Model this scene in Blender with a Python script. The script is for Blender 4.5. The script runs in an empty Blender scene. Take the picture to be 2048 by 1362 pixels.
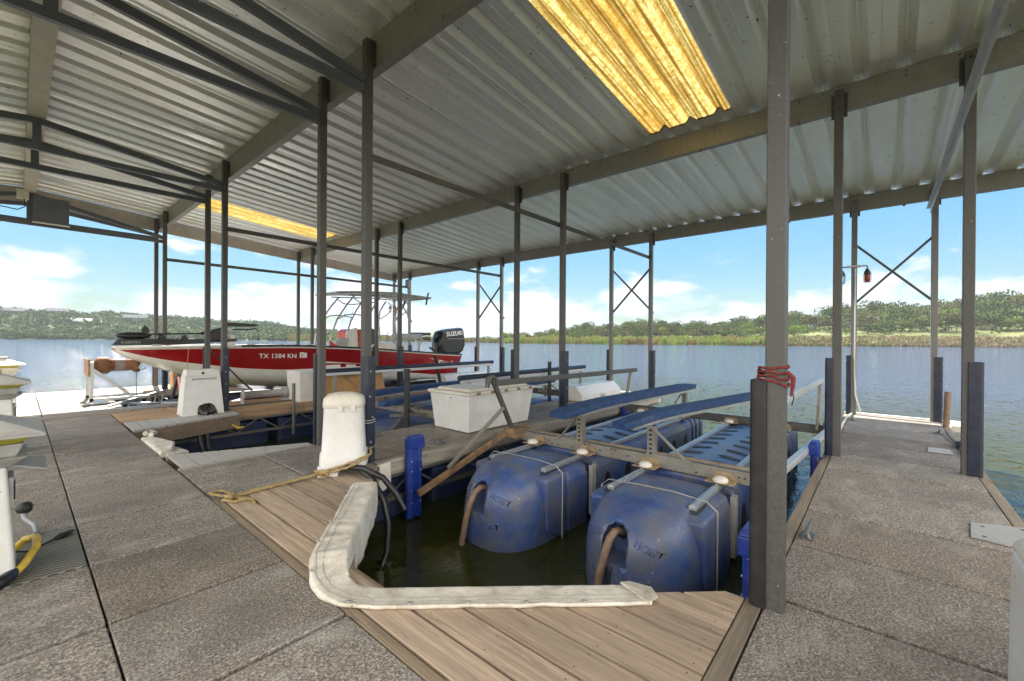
import bpy, math, random
import numpy as np
from mathutils import Vector, Matrix, noise as mnoise
random.seed(7)
PI = math.pi
S = bpy.context.scene
C = S.collection

# ------------------------------------------------------------------ camera
def make_camera():
    yaw, pit, rol, h = math.radians(40.87), math.radians(-.157), math.radians(.367), 1.5
    fw = Vector((math.cos(yaw)*math.cos(pit), math.sin(yaw)*math.cos(pit), math.sin(pit)))
    rt = Vector((math.sin(yaw), -math.cos(yaw), 0)); up = rt.cross(fw)
    r2 = rt*math.cos(rol)+up*math.sin(rol); u2 = up*math.cos(rol)-rt*math.sin(rol)
    cd = bpy.data.cameras.new('camera'); cd.lens = 856.4/2048*36; cd.sensor_width = 36
    cd.clip_start = .05; cd.clip_end = 12000
    co = bpy.data.objects.new('camera', cd); C.objects.link(co)
    m = Matrix((( r2.x, u2.x, -fw.x, 0), (r2.y, u2.y, -fw.y, 0), (r2.z, u2.z, -fw.z, h), (0, 0, 0, 1)))
    co.matrix_world = m
    S.camera = co
make_camera()

# ------------------------------------------------------------------ light
SKY_K = .72
SUN_EL, SUN_AZ = math.radians(43), math.radians(82)     # azimuth counter-clockwise from +X
S.view_settings.view_transform = 'Standard'; S.view_settings.look = 'None'
S.view_settings.exposure = 3.0; S.view_settings.gamma = 1
sd = bpy.data.lights.new('sun', 'SUN'); sd.energy = 2.0; sd.angle = math.radians(.5); sd.color = (1, .94, .84)
so = bpy.data.objects.new('sun', sd); C.objects.link(so)
sdir = Vector((math.cos(SUN_EL)*math.cos(SUN_AZ), math.cos(SUN_EL)*math.sin(SUN_AZ), math.sin(SUN_EL)))
so.rotation_euler = sdir.to_track_quat('Z', 'Y').to_euler()
so.location = (0, 0, 40)
W = bpy.data.worlds.new('World'); S.world = W; W.use_nodes = True
def world():
    nt = W.node_tree; n = nt.nodes; L = nt.links
    for x in list(n): n.remove(x)
    out = n.new('ShaderNodeOutputWorld'); bg = n.new('ShaderNodeBackground'); bg.inputs[1].default_value = .11
    sky = n.new('ShaderNodeTexSky'); sky.sky_type = 'NISHITA'; sky.sun_disc = False
    sky.sun_elevation = SUN_EL; sky.sun_rotation = math.radians(90)-SUN_AZ
    sky.air_density = 1.0; sky.dust_density = .05; sky.ozone_density = 1.6
    tc = n.new('ShaderNodeTexCoord'); sep = n.new('ShaderNodeSeparateXYZ'); L.new(tc.outputs['Generated'], sep.inputs[0])
    def math_(op, a, b=None, v=None):
        m = n.new('ShaderNodeMath'); m.operation = op
        L.new(a, m.inputs[0])
        if b is not None: L.new(b, m.inputs[1])
        if v is not None: m.inputs[1].default_value = v
        return m.outputs[0]
    # cumulus: noise laid out in azimuth / elevation
    az = n.new('ShaderNodeMath'); az.operation = 'ARCTAN2'; L.new(sep.outputs[1], az.inputs[0]); L.new(sep.outputs[0], az.inputs[1])
    comb = n.new('ShaderNodeCombineXYZ'); L.new(az.outputs[0], comb.inputs[0])
    el = math_('MULTIPLY', sep.outputs[2], v=2.6); L.new(el, comb.inputs[1])
    ns = n.new('ShaderNodeTexNoise'); ns.inputs['Scale'].default_value = 5.2; ns.inputs['Detail'].default_value = 7; ns.inputs['Roughness'].default_value = .55
    ns.inputs['Distortion'].default_value = .25
    L.new(comb.outputs[0], ns.inputs['Vector'])
    band = n.new('ShaderNodeValToRGB'); L.new(sep.outputs[2], band.inputs[0])
    cr = band.color_ramp; cr.elements[0].position = 0; cr.elements[0].color = (.62,)*3+(1,)
    cr.elements[1].position = .5; cr.elements[1].color = (.36,)*3+(1,)
    for p, v in ((.03, .66), (.075, .65), (.12, .55), (.17, .45), (.24, .38)):
        e = cr.elements.new(p); e.color = (v,)*3+(1,)
    add = math_('ADD', ns.outputs['Fac'], band.outputs[0])
    mask = n.new('ShaderNodeMapRange'); mask.interpolation_type = 'SMOOTHSTEP'; L.new(add, mask.inputs[0])
    mask.inputs[1].default_value = 1.03; mask.inputs[2].default_value = 1.15; mask.inputs[4].default_value = .92
    cl = n.new('ShaderNodeMix'); cl.data_type = 'RGBA'; cl.inputs[6].default_value = (.95, 1.12, 1.3, 1); cl.inputs[7].default_value = (1.3, 1.3, 1.3, 1)
    mr = n.new('ShaderNodeMapRange'); L.new(ns.outputs['Fac'], mr.inputs[0]); mr.inputs[1].default_value = .42; mr.inputs[2].default_value = .66
    L.new(mr.outputs[0], cl.inputs[0])
    # the photo's sky is a light cyan blue
    tint = n.new('ShaderNodeMix'); tint.data_type = 'RGBA'; tint.blend_type = 'MULTIPLY'; tint.inputs[0].default_value = 1
    L.new(sky.outputs[0], tint.inputs[6]); tint.inputs[7].default_value = (1.0, 1.06, 1.02, 1)
    bw = n.new('ShaderNodeRGBToBW'); L.new(tint.outputs[2], bw.inputs[0])
    den = math_('ADD', math_('DIVIDE', bw.outputs[0], v=SKY_K), v=1.0)
    sc = n.new('ShaderNodeVectorMath'); sc.operation = 'SCALE'; L.new(tint.outputs[2], sc.inputs[0]); inv = n.new('ShaderNodeMath'); inv.operation = 'DIVIDE'; inv.inputs[0].default_value = 1; L.new(den, inv.inputs[1]); L.new(inv.outputs[0], sc.inputs['Scale'])
    hs = n.new('ShaderNodeHueSaturation'); hs.inputs['Saturation'].default_value = 1.28; hs.inputs['Value'].default_value = 1.3; L.new(sc.outputs[0], hs.inputs['Color'])
    mx = n.new('ShaderNodeMix'); mx.data_type = 'RGBA'; L.new(mask.outputs[0], mx.inputs[0]); L.new(hs.outputs[0], mx.inputs[6]); L.new(cl.outputs[2], mx.inputs[7])
    # unseen bright clouds added behind and above the camera to light under the roof
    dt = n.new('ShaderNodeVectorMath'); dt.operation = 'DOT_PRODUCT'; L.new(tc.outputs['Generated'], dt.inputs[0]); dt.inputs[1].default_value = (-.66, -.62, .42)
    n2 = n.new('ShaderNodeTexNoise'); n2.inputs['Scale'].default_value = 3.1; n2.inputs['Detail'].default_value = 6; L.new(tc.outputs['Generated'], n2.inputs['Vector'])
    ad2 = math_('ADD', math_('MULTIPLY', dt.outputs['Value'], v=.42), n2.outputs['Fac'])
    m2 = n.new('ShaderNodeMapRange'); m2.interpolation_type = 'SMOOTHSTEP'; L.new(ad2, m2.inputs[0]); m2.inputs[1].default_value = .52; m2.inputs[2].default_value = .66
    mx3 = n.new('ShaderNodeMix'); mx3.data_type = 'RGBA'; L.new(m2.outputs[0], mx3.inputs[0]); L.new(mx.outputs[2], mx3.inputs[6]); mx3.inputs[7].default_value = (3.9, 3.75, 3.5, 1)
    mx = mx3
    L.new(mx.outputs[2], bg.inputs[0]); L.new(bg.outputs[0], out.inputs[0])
world()
S.render.engine = 'CYCLES'
S.cycles.max_bounces = 10; S.cycles.diffuse_bounces = 5; S.cycles.glossy_bounces = 5; S.cycles.transparent_max_bounces = 12
S.cycles.sample_clamp_indirect = 10

# ------------------------------------------------------------------ materials
MT = {}
class NT:
    def __init__(s, name):
        s.m = bpy.data.materials.new(name); s.m.use_nodes = True; s.nt = s.m.node_tree
        s.n = s.nt.nodes; s.L = s.nt.links; s.b = s.n['Principled BSDF']; s.out = s.n['Material Output']
        s.tc = s.n.new('ShaderNodeTexCoord'); MT[name] = s.m
    def noise(s, scale, detail=4, rough=.55, vec=None, stretch=None, coord='Object', dist=0):
        t = s.n.new('ShaderNodeTexNoise'); t.inputs['Scale'].default_value = scale; t.inputs['Detail'].default_value = detail
        t.inputs['Roughness'].default_value = rough; t.inputs['Distortion'].default_value = dist
        v = s.tc.outputs[coord] if vec is None else vec
        if stretch:
            mp = s.n.new('ShaderNodeMapping'); mp.inputs['Scale'].default_value = stretch; s.L.new(v, mp.inputs[0]); v = mp.outputs[0]
        s.L.new(v, t.inputs['Vector']); return t.outputs['Fac']
    def vor(s, scale, feature='F1', out='Distance', stretch=None):
        t = s.n.new('ShaderNodeTexVoronoi'); t.feature = feature; t.inputs['Scale'].default_value = scale
        v = s.tc.outputs['Object']
        if stretch:
            mp = s.n.new('ShaderNodeMapping'); mp.inputs['Scale'].default_value = stretch; s.L.new(v, mp.inputs[0]); v = mp.outputs[0]
        s.L.new(v, t.inputs['Vector']); return t.outputs[out]
    def ramp(s, fac, stops):
        r = s.n.new('ShaderNodeValToRGB'); s.L.new(fac, r.inputs[0]); e = r.color_ramp.elements
        while len(e) < len(stops): e.new(.5)
        for k, (p, c) in enumerate(stops):
            e[k].position = p; e[k].color = (c, c, c, 1) if isinstance(c, (int, float)) else tuple(c)+(1,)
        return r.outputs[0]
    def mix(s, fac, a, b, mode='MIX'):
        x = s.n.new('ShaderNodeMix'); x.data_type = 'RGBA'; x.blend_type = mode
        for i, v in ((0, fac), (6, a), (7, b)):
            if isinstance(v, (int, float)): x.inputs[i].default_value = v if i == 0 else (v, v, v, 1)
            elif isinstance(v, tuple): x.inputs[i].default_value = v+(1,)
            else: s.L.new(v, x.inputs[i])
        return x.outputs[2]
    def bump(s, h, strength=.3, dist=.01, prev=None):
        b = s.n.new('ShaderNodeBump'); b.inputs['Strength'].default_value = strength; b.inputs['Distance'].default_value = dist
        s.L.new(h, b.inputs['Height'])
        if prev: s.L.new(prev, b.inputs['Normal'])
        return b.outputs[0]
    def set(s, base=None, rough=None, metal=None, normal=None, **kw):
        for k, v in (('Base Color', base), ('Roughness', rough), ('Metallic', metal), ('Normal', normal)):
            if v is None: continue
            i = s.b.inputs[k]
            if isinstance(v, (int, float)): i.default_value = v
            elif isinstance(v, tuple): i.default_value = v+(1,)
            else: s.L.new(v, i)
        for k, v in kw.items(): s.b.inputs[k.replace('_', ' ')].default_value = v
        return s.m

def plain(name, c, rough=.5, metal=0, var=.25, scale=6, dirt=None, dirt_amt=.35, bump=.06, streak=None, speck=0):
    m = NT(name)
    n1 = m.noise(scale, 5, .6, stretch=streak)
    lo = tuple(x*(1-var) for x in c); hi = tuple(min(1, x*(1+var)) for x in c)
    col = m.ramp(n1, [(.3, lo), (.7, hi)])
    if dirt:
        n2 = m.noise(scale*.6, 6, .7)
        col = m.mix(m.ramp(n2, [(.48, 0), (.75, dirt_amt)]), col, dirt)
    if speck:
        v = m.noise(scale*9, 2, .5)
        col = m.mix(m.ramp(v, [(.70, 0), (.74, speck)]), col, tuple(x*.15 for x in c))
    r = m.ramp(n1, [(.2, max(.02, rough-.12)), (.8, min(1, rough+.12))])
    return m.set(col, r, metal, m.bump(m.noise(scale*6, 4), bump, .01))

def deck_mat(name, tone=1.0, tint=(1, 1, 1)):
    m = NT(name)
    a = m.noise(80, 4, .7); b = m.noise(30, 3, .6)
    k = lambda c: tuple(min(.85, c[i]*tone*tint[i]*(1.19, 1.17, 1.16)[i]) for i in range(3))
    sp = m.ramp(a, [(.37, k((.055, .048, .042))), (.5, k((.205, .185, .16))), (.61, k((.42, .385, .34)))])
    sp = m.mix(m.ramp(b, [(.4, .45), (.6, 0)]), sp, k((.12, .10, .085)), 'MIX')
    big = m.noise(1.3, 5, .62); red = m.noise(2.1, 4, .6, dist=.4)
    sp = m.mix(m.ramp(red, [(.52, 0), (.75, .22)]), sp, k((.27, .19, .155)))
    sp = m.mix(m.ramp(m.noise(1.9, 5, .6, stretch=(1, 2.2, 1)), [(.52, 0), (.72, .35)]), sp, k((.46, .44, .42)))
    sp = m.mix(m.ramp(big, [(.3, .6), (.5, 0)]), sp, k((.08, .075, .06)))
    h = m.mix(.5, a, b)
    oi = m.n.new('ShaderNodeObjectInfo'); vr = m.n.new('ShaderNodeMapRange'); m.L.new(oi.outputs['Random'], vr.inputs[0]); vr.inputs[3].default_value = .86; vr.inputs[4].default_value = 1.12
    hv = m.n.new('ShaderNodeHueSaturation'); m.L.new(sp, hv.inputs['Color']); m.L.new(vr.outputs[0], hv.inputs['Value']); sp = hv.outputs[0]
    sp = m.mix(m.ramp(m.noise(2.7, 6, .8, dist=1.5), [(.62, 0), (.68, .3)]), sp, k((.06, .055, .05)))
    sp = m.mix(m.ramp(m.noise(55, 1, .5), [(.76, 0), (.78, .7)]), sp, (.7, .69, .66))
    return m.set(sp, .85, 0, m.bump(h, .55, .006))
def wood_mat(name, c, axis=1, var=.35):
    m = NT(name)
    st = [9, 9, 9]; st[axis] = .7
    g = m.noise(2.2, 6, .65, stretch=tuple(st), dist=1.2)
    st2 = [70, 70, 70]; st2[axis] = 2.
    f = m.noise(1.2, 4, .6, stretch=tuple(st2))
    d = tuple(x*.42 for x in c); l = tuple(min(1, x*1.35) for x in c)
    col = m.ramp(g, [(.28, d), (.45, c), (.7, l)])
    col = m.mix(m.ramp(f, [(.35, .5), (.6, 0)]), col, tuple(x*.5 for x in c))
    oi = m.n.new('ShaderNodeObjectInfo')
    vr = m.n.new('ShaderNodeMapRange'); m.L.new(oi.outputs['Random'], vr.inputs[0]); vr.inputs[3].default_value = .78; vr.inputs[4].default_value = 1.2
    hv = m.n.new('ShaderNodeHueSaturation'); m.L.new(col, hv.inputs['Color']); m.L.new(vr.outputs[0], hv.inputs['Value']); col = hv.outputs[0]
    st3 = [.8, .8, .8]; st3[axis] = .25
    pn = m.noise(3.5, 1, .5, stretch=tuple(5.3 if i != axis else .02 for i in range(3)))
    col = m.mix(m.ramp(pn, [(.35, .4), (.65, 0)]), col, tuple(c[i]*(.62, .66, .72)[i] for i in range(3)))
    kn = m.vor(4.2, stretch=tuple(1 if i != axis else .45 for i in range(3)))
    col = m.mix(m.ramp(kn, [(.03, .8), (.085, 0)]), col, tuple(x*.25 for x in c))
    return m.set(col, .8, 0, m.bump(f, .4, .004))
def galv(name, c=(.36, .37, .37), metal=.55, rough=.42, stain=(.16, .12, .08), amt=.3):
    m = NT(name)
    v = m.vor(75, out='Color'); bw = m.n.new('ShaderNodeRGBToBW'); m.L.new(v, bw.inputs[0])
    col = m.ramp(bw.outputs[0], [(.2, tuple(x*.86 for x in c)), (.8, tuple(x*1.10 for x in c))])
    col = m.mix(m.ramp(m.noise(2.5, 6, .7, stretch=(3, 3, .5)), [(.5, 0), (.8, amt)]), col, stain)
    col = m.mix(m.ramp(m.noise(38, 2), [(.73, 0), (.77, .8)]), col, (.75, .74, .7))
    r = m.ramp(bw.outputs[0], [(0, rough-.1), (1, rough+.15)])
    return m.set(col, r, metal, m.bump(m.noise(60, 3), .08, .004))

deck_mat('deck_aggregate'); deck_mat('deck_aggregate_grey', 1.1, (1.0, 1., 1.0)); deck_mat('deck_aggregate_warm', .9, (1.04, 1., .95))
deck_mat('deck_smooth', 1.7, (1.0, 1.0, 1.0))
wood_mat('plank_wood', (.47, .355, .255)); wood_mat('board_wood_x', (.30, .24, .175), 0); wood_mat('board_wood_y', (.32, .245, .165), 1)
wood_mat('fascia_brown', (.27, .19, .125), 0); wood_mat('tan_wood', (.46, .30, .17), 0); wood_mat('grey_wood_x', (.38, .34, .28), 0); wood_mat('grey_wood_y', (.27, .25, .22), 1)
galv('galvanised', (.19, .185, .175)); galv('galvanised_dark', (.115, .112, .105), .4, .5); galv('galvanised_light', (.56, .57, .58), .45, .38, amt=.15)
galv('aluminium', (.55, .56, .57), .8, .36, amt=.1); galv('lift_steel', (.30, .285, .25), .45, .5, (.2, .12, .06), .5)
galv('truss_steel', (.15, .16, .185), .4, .5, amt=.2)
galv('beam_steel', (.30, .28, .245), .3, .5, (.16, .13, .1), .35)
plain('rusty_steel', (.30, .19, .11), .8, .2, .4, 9, (.13, .06, .03), .7, .3)
plain('rust_drum', (.22, .10, .05), .75, .2, .45, 7, (.12, .05, .03), .6, .3)
plain('tan_pipe', (.34, .25, .15), .7, 0, .3, 9, (.18, .11, .06), .5, .15)
plain('white_plastic', (.74, .73, .71), .42, 0, .06, 4, (.42, .38, .30), .35, .04, speck=.5)
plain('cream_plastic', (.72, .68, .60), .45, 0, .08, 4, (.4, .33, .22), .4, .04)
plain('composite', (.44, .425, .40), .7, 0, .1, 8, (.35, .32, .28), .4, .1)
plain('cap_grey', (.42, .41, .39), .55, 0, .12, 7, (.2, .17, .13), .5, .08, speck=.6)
plain('lens_yellow', (.62, .60, .06), .35, 0, .15, 12, (.3, .28, .03), .4)
plain('navy_rubber', (.012, .019, .042), .42, 0, .4, 8, (.12, .12, .12), .3, .1)
plain('black_rubber', (.018, .017, .018), .5, 0, .4, 8, (.10, .09, .09), .35, .1)
plain('fender_blue', (.012, .04, .27), .4, 0, .2, 5, (.10, .10, .12), .35, .05)
plain('bunk_blue', (.016, .05, .15), .7, 0, .3, 14, (.16, .19, .26), .4, .25)
plain('navy_float', (.02, .035, .10), .5, 0, .3, 4, (.09, .085, .08), .6, .12)
plain('strap_white', (.62, .61, .56), .6)
plain('hose_brown', (.25, .165, .11), .6, 0, .3, 14, (.12, .08, .05), .6, .15)
plain('black_hose', (.02, .02, .022), .35, 0, .3, 10, (.15, .15, .15), .3)
plain('rope_tan', (.42, .31, .14), .9, 0, .35, 60, (.2, .13, .05), .5, .6)
plain('red_cloth', (.23, .035, .028), .85, 0, .3, 30, (.2, .03, .02), .4, .4)
plain('cable_yellow', (.72, .48, .06), .5, 0, .15, 15, (.35, .27, .12), .5)
plain('cable_grey', (.3, .31, .32), .5); plain('black_plastic', (.015, .015, .016), .35)
plain('sign_slate', (.13, .135, .16), .6, 0, .15, 3)
plain('brown_panel', (.48, .27, .10), .6, 0, .2, 5, (.25, .14, .06), .4)
plain('orange_box', (.62, .32, .12), .6, 0, .2, 6)
plain('hull_red', (.29, .010, .012), .18, 0, .12, 2, bump=0)
plain('hull_white', (.74, .72, .66), .22, 0, .05, 3, (.5, .46, .34), .3, 0)
plain('hull_cream', (.66, .62, .46), .22, 0, .08, 3, (.4, .38, .24), .3, 0)
plain('trim_black', (.02, .02, .024), .3); plain('engine_black', (.008, .009, .013), .3, 0, .2, 3, bump=0)
plain('console_red', (.55, .05, .02), .3); plain('seat_vinyl', (.42, .41, .40), .45, 0, .1); plain('seat_dark', (.07, .06, .06), .5)
plain('tower_metal', (.36, .37, .39), .25, .7, .1); plain('decal_white', (.8, .78, .74), .4, 0, .04)
plain('decal_orange', (.70, .42, .22), .4); plain('grey_drum', (.33, .32, .31), .6, .2, .25, 10, (.18, .15, .12), .5, .1)
plain('dark_steel', (.06, .065, .07), .45, .4); plain('roof_edge', (.50, .46, .40), .6, .1, .15, 3)
plain('concrete_lit', (.27, .245, .205), .8, 0, .12, 4); plain('house_wall', (.05, .052, .06), .8); plain('house_roof', (.055, .06, .075), .9)
plain('bark', (.10, .075, .055), .95, 0, .3, 3)
plain('lamp_red', (.5, .06, .01), .15); plain('lamp_orange', (.8, .32, .02), .2)

def roof_mat():
    m = NT('roof_metal')
    col = m.ramp(m.noise(1.1, 5, .6, stretch=(.35, 2.5, 1)), [(.3, (.82, .82, .80)), (.7, (.94, .94, .93))])
    col = m.mix(m.ramp(m.noise(7, 5, .7), [(.56, 0), (.8, .3)]), col, (.42, .39, .32))
    col = m.mix(m.ramp(m.noise(22, 1, .5), [(.745, 0), (.76, .9)]), col, (.10, .07, .05))
    m.set(col, .4, .55, m.bump(m.noise(4, 3), .05, .02))
roof_mat()
def skylight_mat():
    m = NT('fibreglass_amber')
    f = m.noise(11, 6, .75); g = m.noise(60, 3, .7); big = m.noise(1.4, 3, .5, stretch=(.5, 2, 1))
    col = m.ramp(m.mix(.5, f, g), [(.30, (.30, .20, .07)), (.45, (.66, .56, .27)), (.60, (.88, .85, .62))])
    col = m.mix(m.ramp(big, [(.35, .35), (.6, 0)]), col, (.62, .40, .10))
    st = m.noise(1.0, 5, .65, stretch=(.35, 14, 1))
    col = m.mix(m.ramp(st, [(.38, .75), (.5, 0)]), col, (.30, .20, .06))
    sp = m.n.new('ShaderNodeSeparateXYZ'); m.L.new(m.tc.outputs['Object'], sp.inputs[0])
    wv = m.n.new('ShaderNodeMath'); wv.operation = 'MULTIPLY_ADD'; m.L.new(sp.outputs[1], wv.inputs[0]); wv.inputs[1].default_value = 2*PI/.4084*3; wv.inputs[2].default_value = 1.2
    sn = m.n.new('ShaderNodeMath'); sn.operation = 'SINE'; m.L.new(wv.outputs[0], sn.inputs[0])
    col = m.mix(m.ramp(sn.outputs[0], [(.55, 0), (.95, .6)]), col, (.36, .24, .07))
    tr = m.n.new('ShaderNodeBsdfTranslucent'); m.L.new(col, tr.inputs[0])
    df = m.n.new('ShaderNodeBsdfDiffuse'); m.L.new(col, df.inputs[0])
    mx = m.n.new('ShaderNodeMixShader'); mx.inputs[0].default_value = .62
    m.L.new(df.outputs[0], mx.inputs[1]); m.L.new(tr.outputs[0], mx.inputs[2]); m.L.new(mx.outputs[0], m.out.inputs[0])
skylight_mat()
def canvas_mat():
    m = NT('canvas_white')
    col = m.ramp(m.noise(5, 6, .7), [(.32, (.44, .39, .31)), (.5, (.68, .63, .54)), (.7, (.82, .78, .70))])
    col = m.mix(m.ramp(m.noise(3.3, 5, .75), [(.54, 0), (.72, .35)]), col, (.45, .41, .33))
    col = m.mix(m.ramp(m.noise(30, 2), [(.70, 0), (.74, .7)]), col, (.16, .13, .1))
    h = m.noise(9, 5, .6, stretch=(1, 1, .5), dist=.8)
    m.set(col, .75, 0, m.bump(m.noise(160, 2), .15, .002, m.bump(h, .5, .03)))
canvas_mat()
def pontoon_mat():
    m = NT('pontoon_blue')
    col = m.ramp(m.noise(3, 5, .6), [(.3, (.022, .06, .23)), (.7, (.05, .12, .35))])
    col = m.mix(m.ramp(m.noise(2.4, 6, .75), [(.40, 0), (.60, .75)]), col, (.15, .15, .14))
    sep = m.n.new('ShaderNodeSeparateXYZ'); m.L.new(m.tc.outputs['Object'], sep.inputs[0])
    zz = m.n.new('ShaderNodeMath'); zz.operation = 'MULTIPLY_ADD'; m.L.new(m.noise(3, 4, .6, stretch=(1, 1, .2)), zz.inputs[0]); zz.inputs[1].default_value = .22
    m.L.new(sep.outputs[2], zz.inputs[2])
    sc = m.ramp(zz.outputs[0], [(0, 0), (1, 1)])   # silt line just above the water
    mr = m.n.new('ShaderNodeMapRange'); m.L.new(zz.outputs[0], mr.inputs[0]); mr.inputs[1].default_value = -.78; mr.inputs[2].default_value = -.28
    silt = m.ramp(mr.outputs[0], [(.0, 0), (.30, .12), (.42, .92), (.78, .85), (1, .10)])
    col = m.mix(silt, col, m.ramp(m.noise(6, 6, .7), [(.3, (.085, .07, .06)), (.7, (.20, .16, .115))]))
    col = m.mix(m.ramp(m.noise(30, 2), [(.72, 0), (.75, .6)]), col, (.6, .6, .6))
    m.set(col, .38, 0, m.bump(m.noise(14, 4), .1, .01))
pontoon_mat()
def water_mat():
    m = NT('lake_water')
    w1 = m.noise(.8, 4, .6, stretch=(1, 1.4, 1), dist=.3); w2 = m.noise(2.6, 4, .6, stretch=(1, 1.35, 1), dist=.5); w3 = m.noise(11, 3, .55)
    b = m.bump(w1, .8, .2); b = m.bump(w2, .8, .11, b); b = m.bump(w3, .7, .03, b)
    gl = m.ramp(m.noise(3.4, 2, .5, stretch=(1, 1.3, 1), dist=.6), [(.60, 0), (.74, 1)])
    b = m.bump(gl, 1.0, .16, b)
    # sheltered slips: calmer water under the roof
    sep = m.n.new('ShaderNodeSeparateXYZ'); m.L.new(m.tc.outputs['Object'], sep.inputs[0])
    def mrng(sock, a, c):
        r = m.n.new('ShaderNodeMapRange'); m.L.new(sock, r.inputs[0]); r.inputs[1].default_value = a; r.inputs[2].default_value = c; return r.outputs[0]
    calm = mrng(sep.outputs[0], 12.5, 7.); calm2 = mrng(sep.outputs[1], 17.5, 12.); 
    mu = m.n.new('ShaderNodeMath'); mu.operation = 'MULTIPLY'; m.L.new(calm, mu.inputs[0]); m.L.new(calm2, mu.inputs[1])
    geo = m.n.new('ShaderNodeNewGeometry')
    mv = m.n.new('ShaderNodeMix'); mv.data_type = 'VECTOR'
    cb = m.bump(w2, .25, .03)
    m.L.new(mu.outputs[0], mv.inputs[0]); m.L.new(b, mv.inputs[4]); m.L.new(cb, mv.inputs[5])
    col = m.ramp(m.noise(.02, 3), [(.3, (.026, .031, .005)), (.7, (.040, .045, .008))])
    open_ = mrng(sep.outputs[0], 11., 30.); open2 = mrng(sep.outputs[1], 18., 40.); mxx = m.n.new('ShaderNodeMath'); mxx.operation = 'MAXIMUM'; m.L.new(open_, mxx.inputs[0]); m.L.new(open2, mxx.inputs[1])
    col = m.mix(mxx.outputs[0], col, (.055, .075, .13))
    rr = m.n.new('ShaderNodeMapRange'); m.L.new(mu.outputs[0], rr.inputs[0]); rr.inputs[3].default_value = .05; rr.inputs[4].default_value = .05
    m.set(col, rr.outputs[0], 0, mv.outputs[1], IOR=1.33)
water_mat()
def leaf_mat(name, stops, scale=.6):
    m = NT(name)
    oi = m.n.new('ShaderNodeObjectInfo')
    ns = m.noise(scale, 4, .7)
    col = m.ramp(ns, stops)
    hs = m.n.new('ShaderNodeHueSaturation'); m.L.new(col, hs.inputs['Color'])
    mr = m.n.new('ShaderNodeMapRange'); m.L.new(oi.outputs['Random'], mr.inputs[0]); mr.inputs[3].default_value = .49; mr.inputs[4].default_value = .515
    m.L.new(mr.outputs[0], hs.inputs['Hue'])
    mr2 = m.n.new('ShaderNodeMapRange'); m.L.new(oi.outputs['Random'], mr2.inputs[0]); mr2.inputs[3].default_value = .75; mr2.inputs[4].default_value = 1.35
    m.L.new(mr2.outputs[0], hs.inputs['Value'])
    m.set(hs.outputs[0], .85); m.b.inputs['Specular IOR Level'].default_value = .15
leaf_mat('leaves_oak', [(.3, (.022, .042, .010)), (.55, (.055, .085, .018)), (.8, (.12, .14, .03))], .5)
leaf_mat('leaves_bright', [(.3, (.06, .10, .015)), (.6, (.12, .17, .028)), (.8, (.19, .22, .05))], .5)
leaf_mat('leaves_brown', [(.3, (.04, .045, .014)), (.6, (.085, .085, .026)), (.8, (.14, .13, .04))], .5)
leaf_mat('leaves_far', [(.28, (.018, .034, .014)), (.5, (.045, .07, .025)), (.72, (.085, .105, .04))], .05)
leaf_mat('reeds', [(.3, (.10, .07, .03)), (.42, (.16, .13, .045)), (.55, (.12, .16, .03)), (.7, (.22, .25, .06))], .06)
leaf_mat('reeds_tan', [(.3, (.13, .10, .06)), (.45, (.22, .18, .11)), (.58, (.13, .15, .05)), (.72, (.27, .24, .15))], .07)
def ground_mat():
    m = NT('meadow')
    col = m.ramp(m.noise(.035, 5, .6), [(.3, (.075, .10, .022)), (.55, (.12, .135, .04)), (.75, (.155, .145, .06))])
    col = m.mix(m.ramp(m.noise(.5, 4, .6), [(.4, .3), (.6, 0)]), col, (.13, .14, .05))
    m.set(col, .9, 0, m.bump(m.noise(.8, 4), .4, .3))
ground_mat()
def diamond_mat():
    m = NT('tread_plate')
    br = m.n.new('ShaderNodeTexBrick'); br.inputs['Scale'].default_value = 1
    br.inputs['Color1'].default_value = (1, 1, 1, 1); br.inputs['Color2'].default_value = (1, 1, 1, 1); br.inputs['Mortar'].default_value = (0, 0, 0, 1)
    mp = m.n.new('ShaderNodeMapping'); mp.inputs['Scale'].default_value = (9, 16, 1); m.L.new(m.tc.outputs['Object'], mp.inputs[0])
    wv = m.n.new('ShaderNodeTexWave'); wv.wave_type = 'BANDS'; wv.bands_direction = 'X'; wv.wave_profile = 'TRI'; wv.inputs['Scale'].default_value = 4.2
    m.L.new(m.tc.outputs['Object'], wv.inputs['Vector'])
    sep = m.n.new('ShaderNodeSeparateXYZ'); m.L.new(m.tc.outputs['Object'], sep.inputs[0])
    ad = m.n.new('ShaderNodeMath'); ad.operation = 'MULTIPLY_ADD'; m.L.new(wv.outputs['Fac'], ad.inputs[0]); ad.inputs[1].default_value = .022; m.L.new(sep.outputs[1], ad.inputs[2])
    sn = m.n.new('ShaderNodeMath'); sn.operation = 'SINE'; mu = m.n.new('ShaderNodeMath'); mu.operation = 'MULTIPLY'; m.L.new(ad.outputs[0], mu.inputs[0]); mu.inputs[1].default_value = 150
    m.L.new(mu.outputs[0], sn.inputs[0])
    f = m.ramp(sn.outputs[0], [(.0, 0), (.35, 1)])
    col = m.mix(f, (.10, .095, .08), m.ramp(m.noise(3, 5, .7), [(.35, (.25, .235, .19)), (.65, (.37, .35, .29))]))
    m.set(col, .6, .25, m.bump(f, .6, .004))
diamond_mat()
def glass_mat():
    m = NT('clear_glass')
    m.set((.9, .93, .92), .04); m.b.inputs['Transmission Weight'].default_value = 1; m.b.inputs['IOR'].default_value = 1.1
glass_mat()

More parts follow.
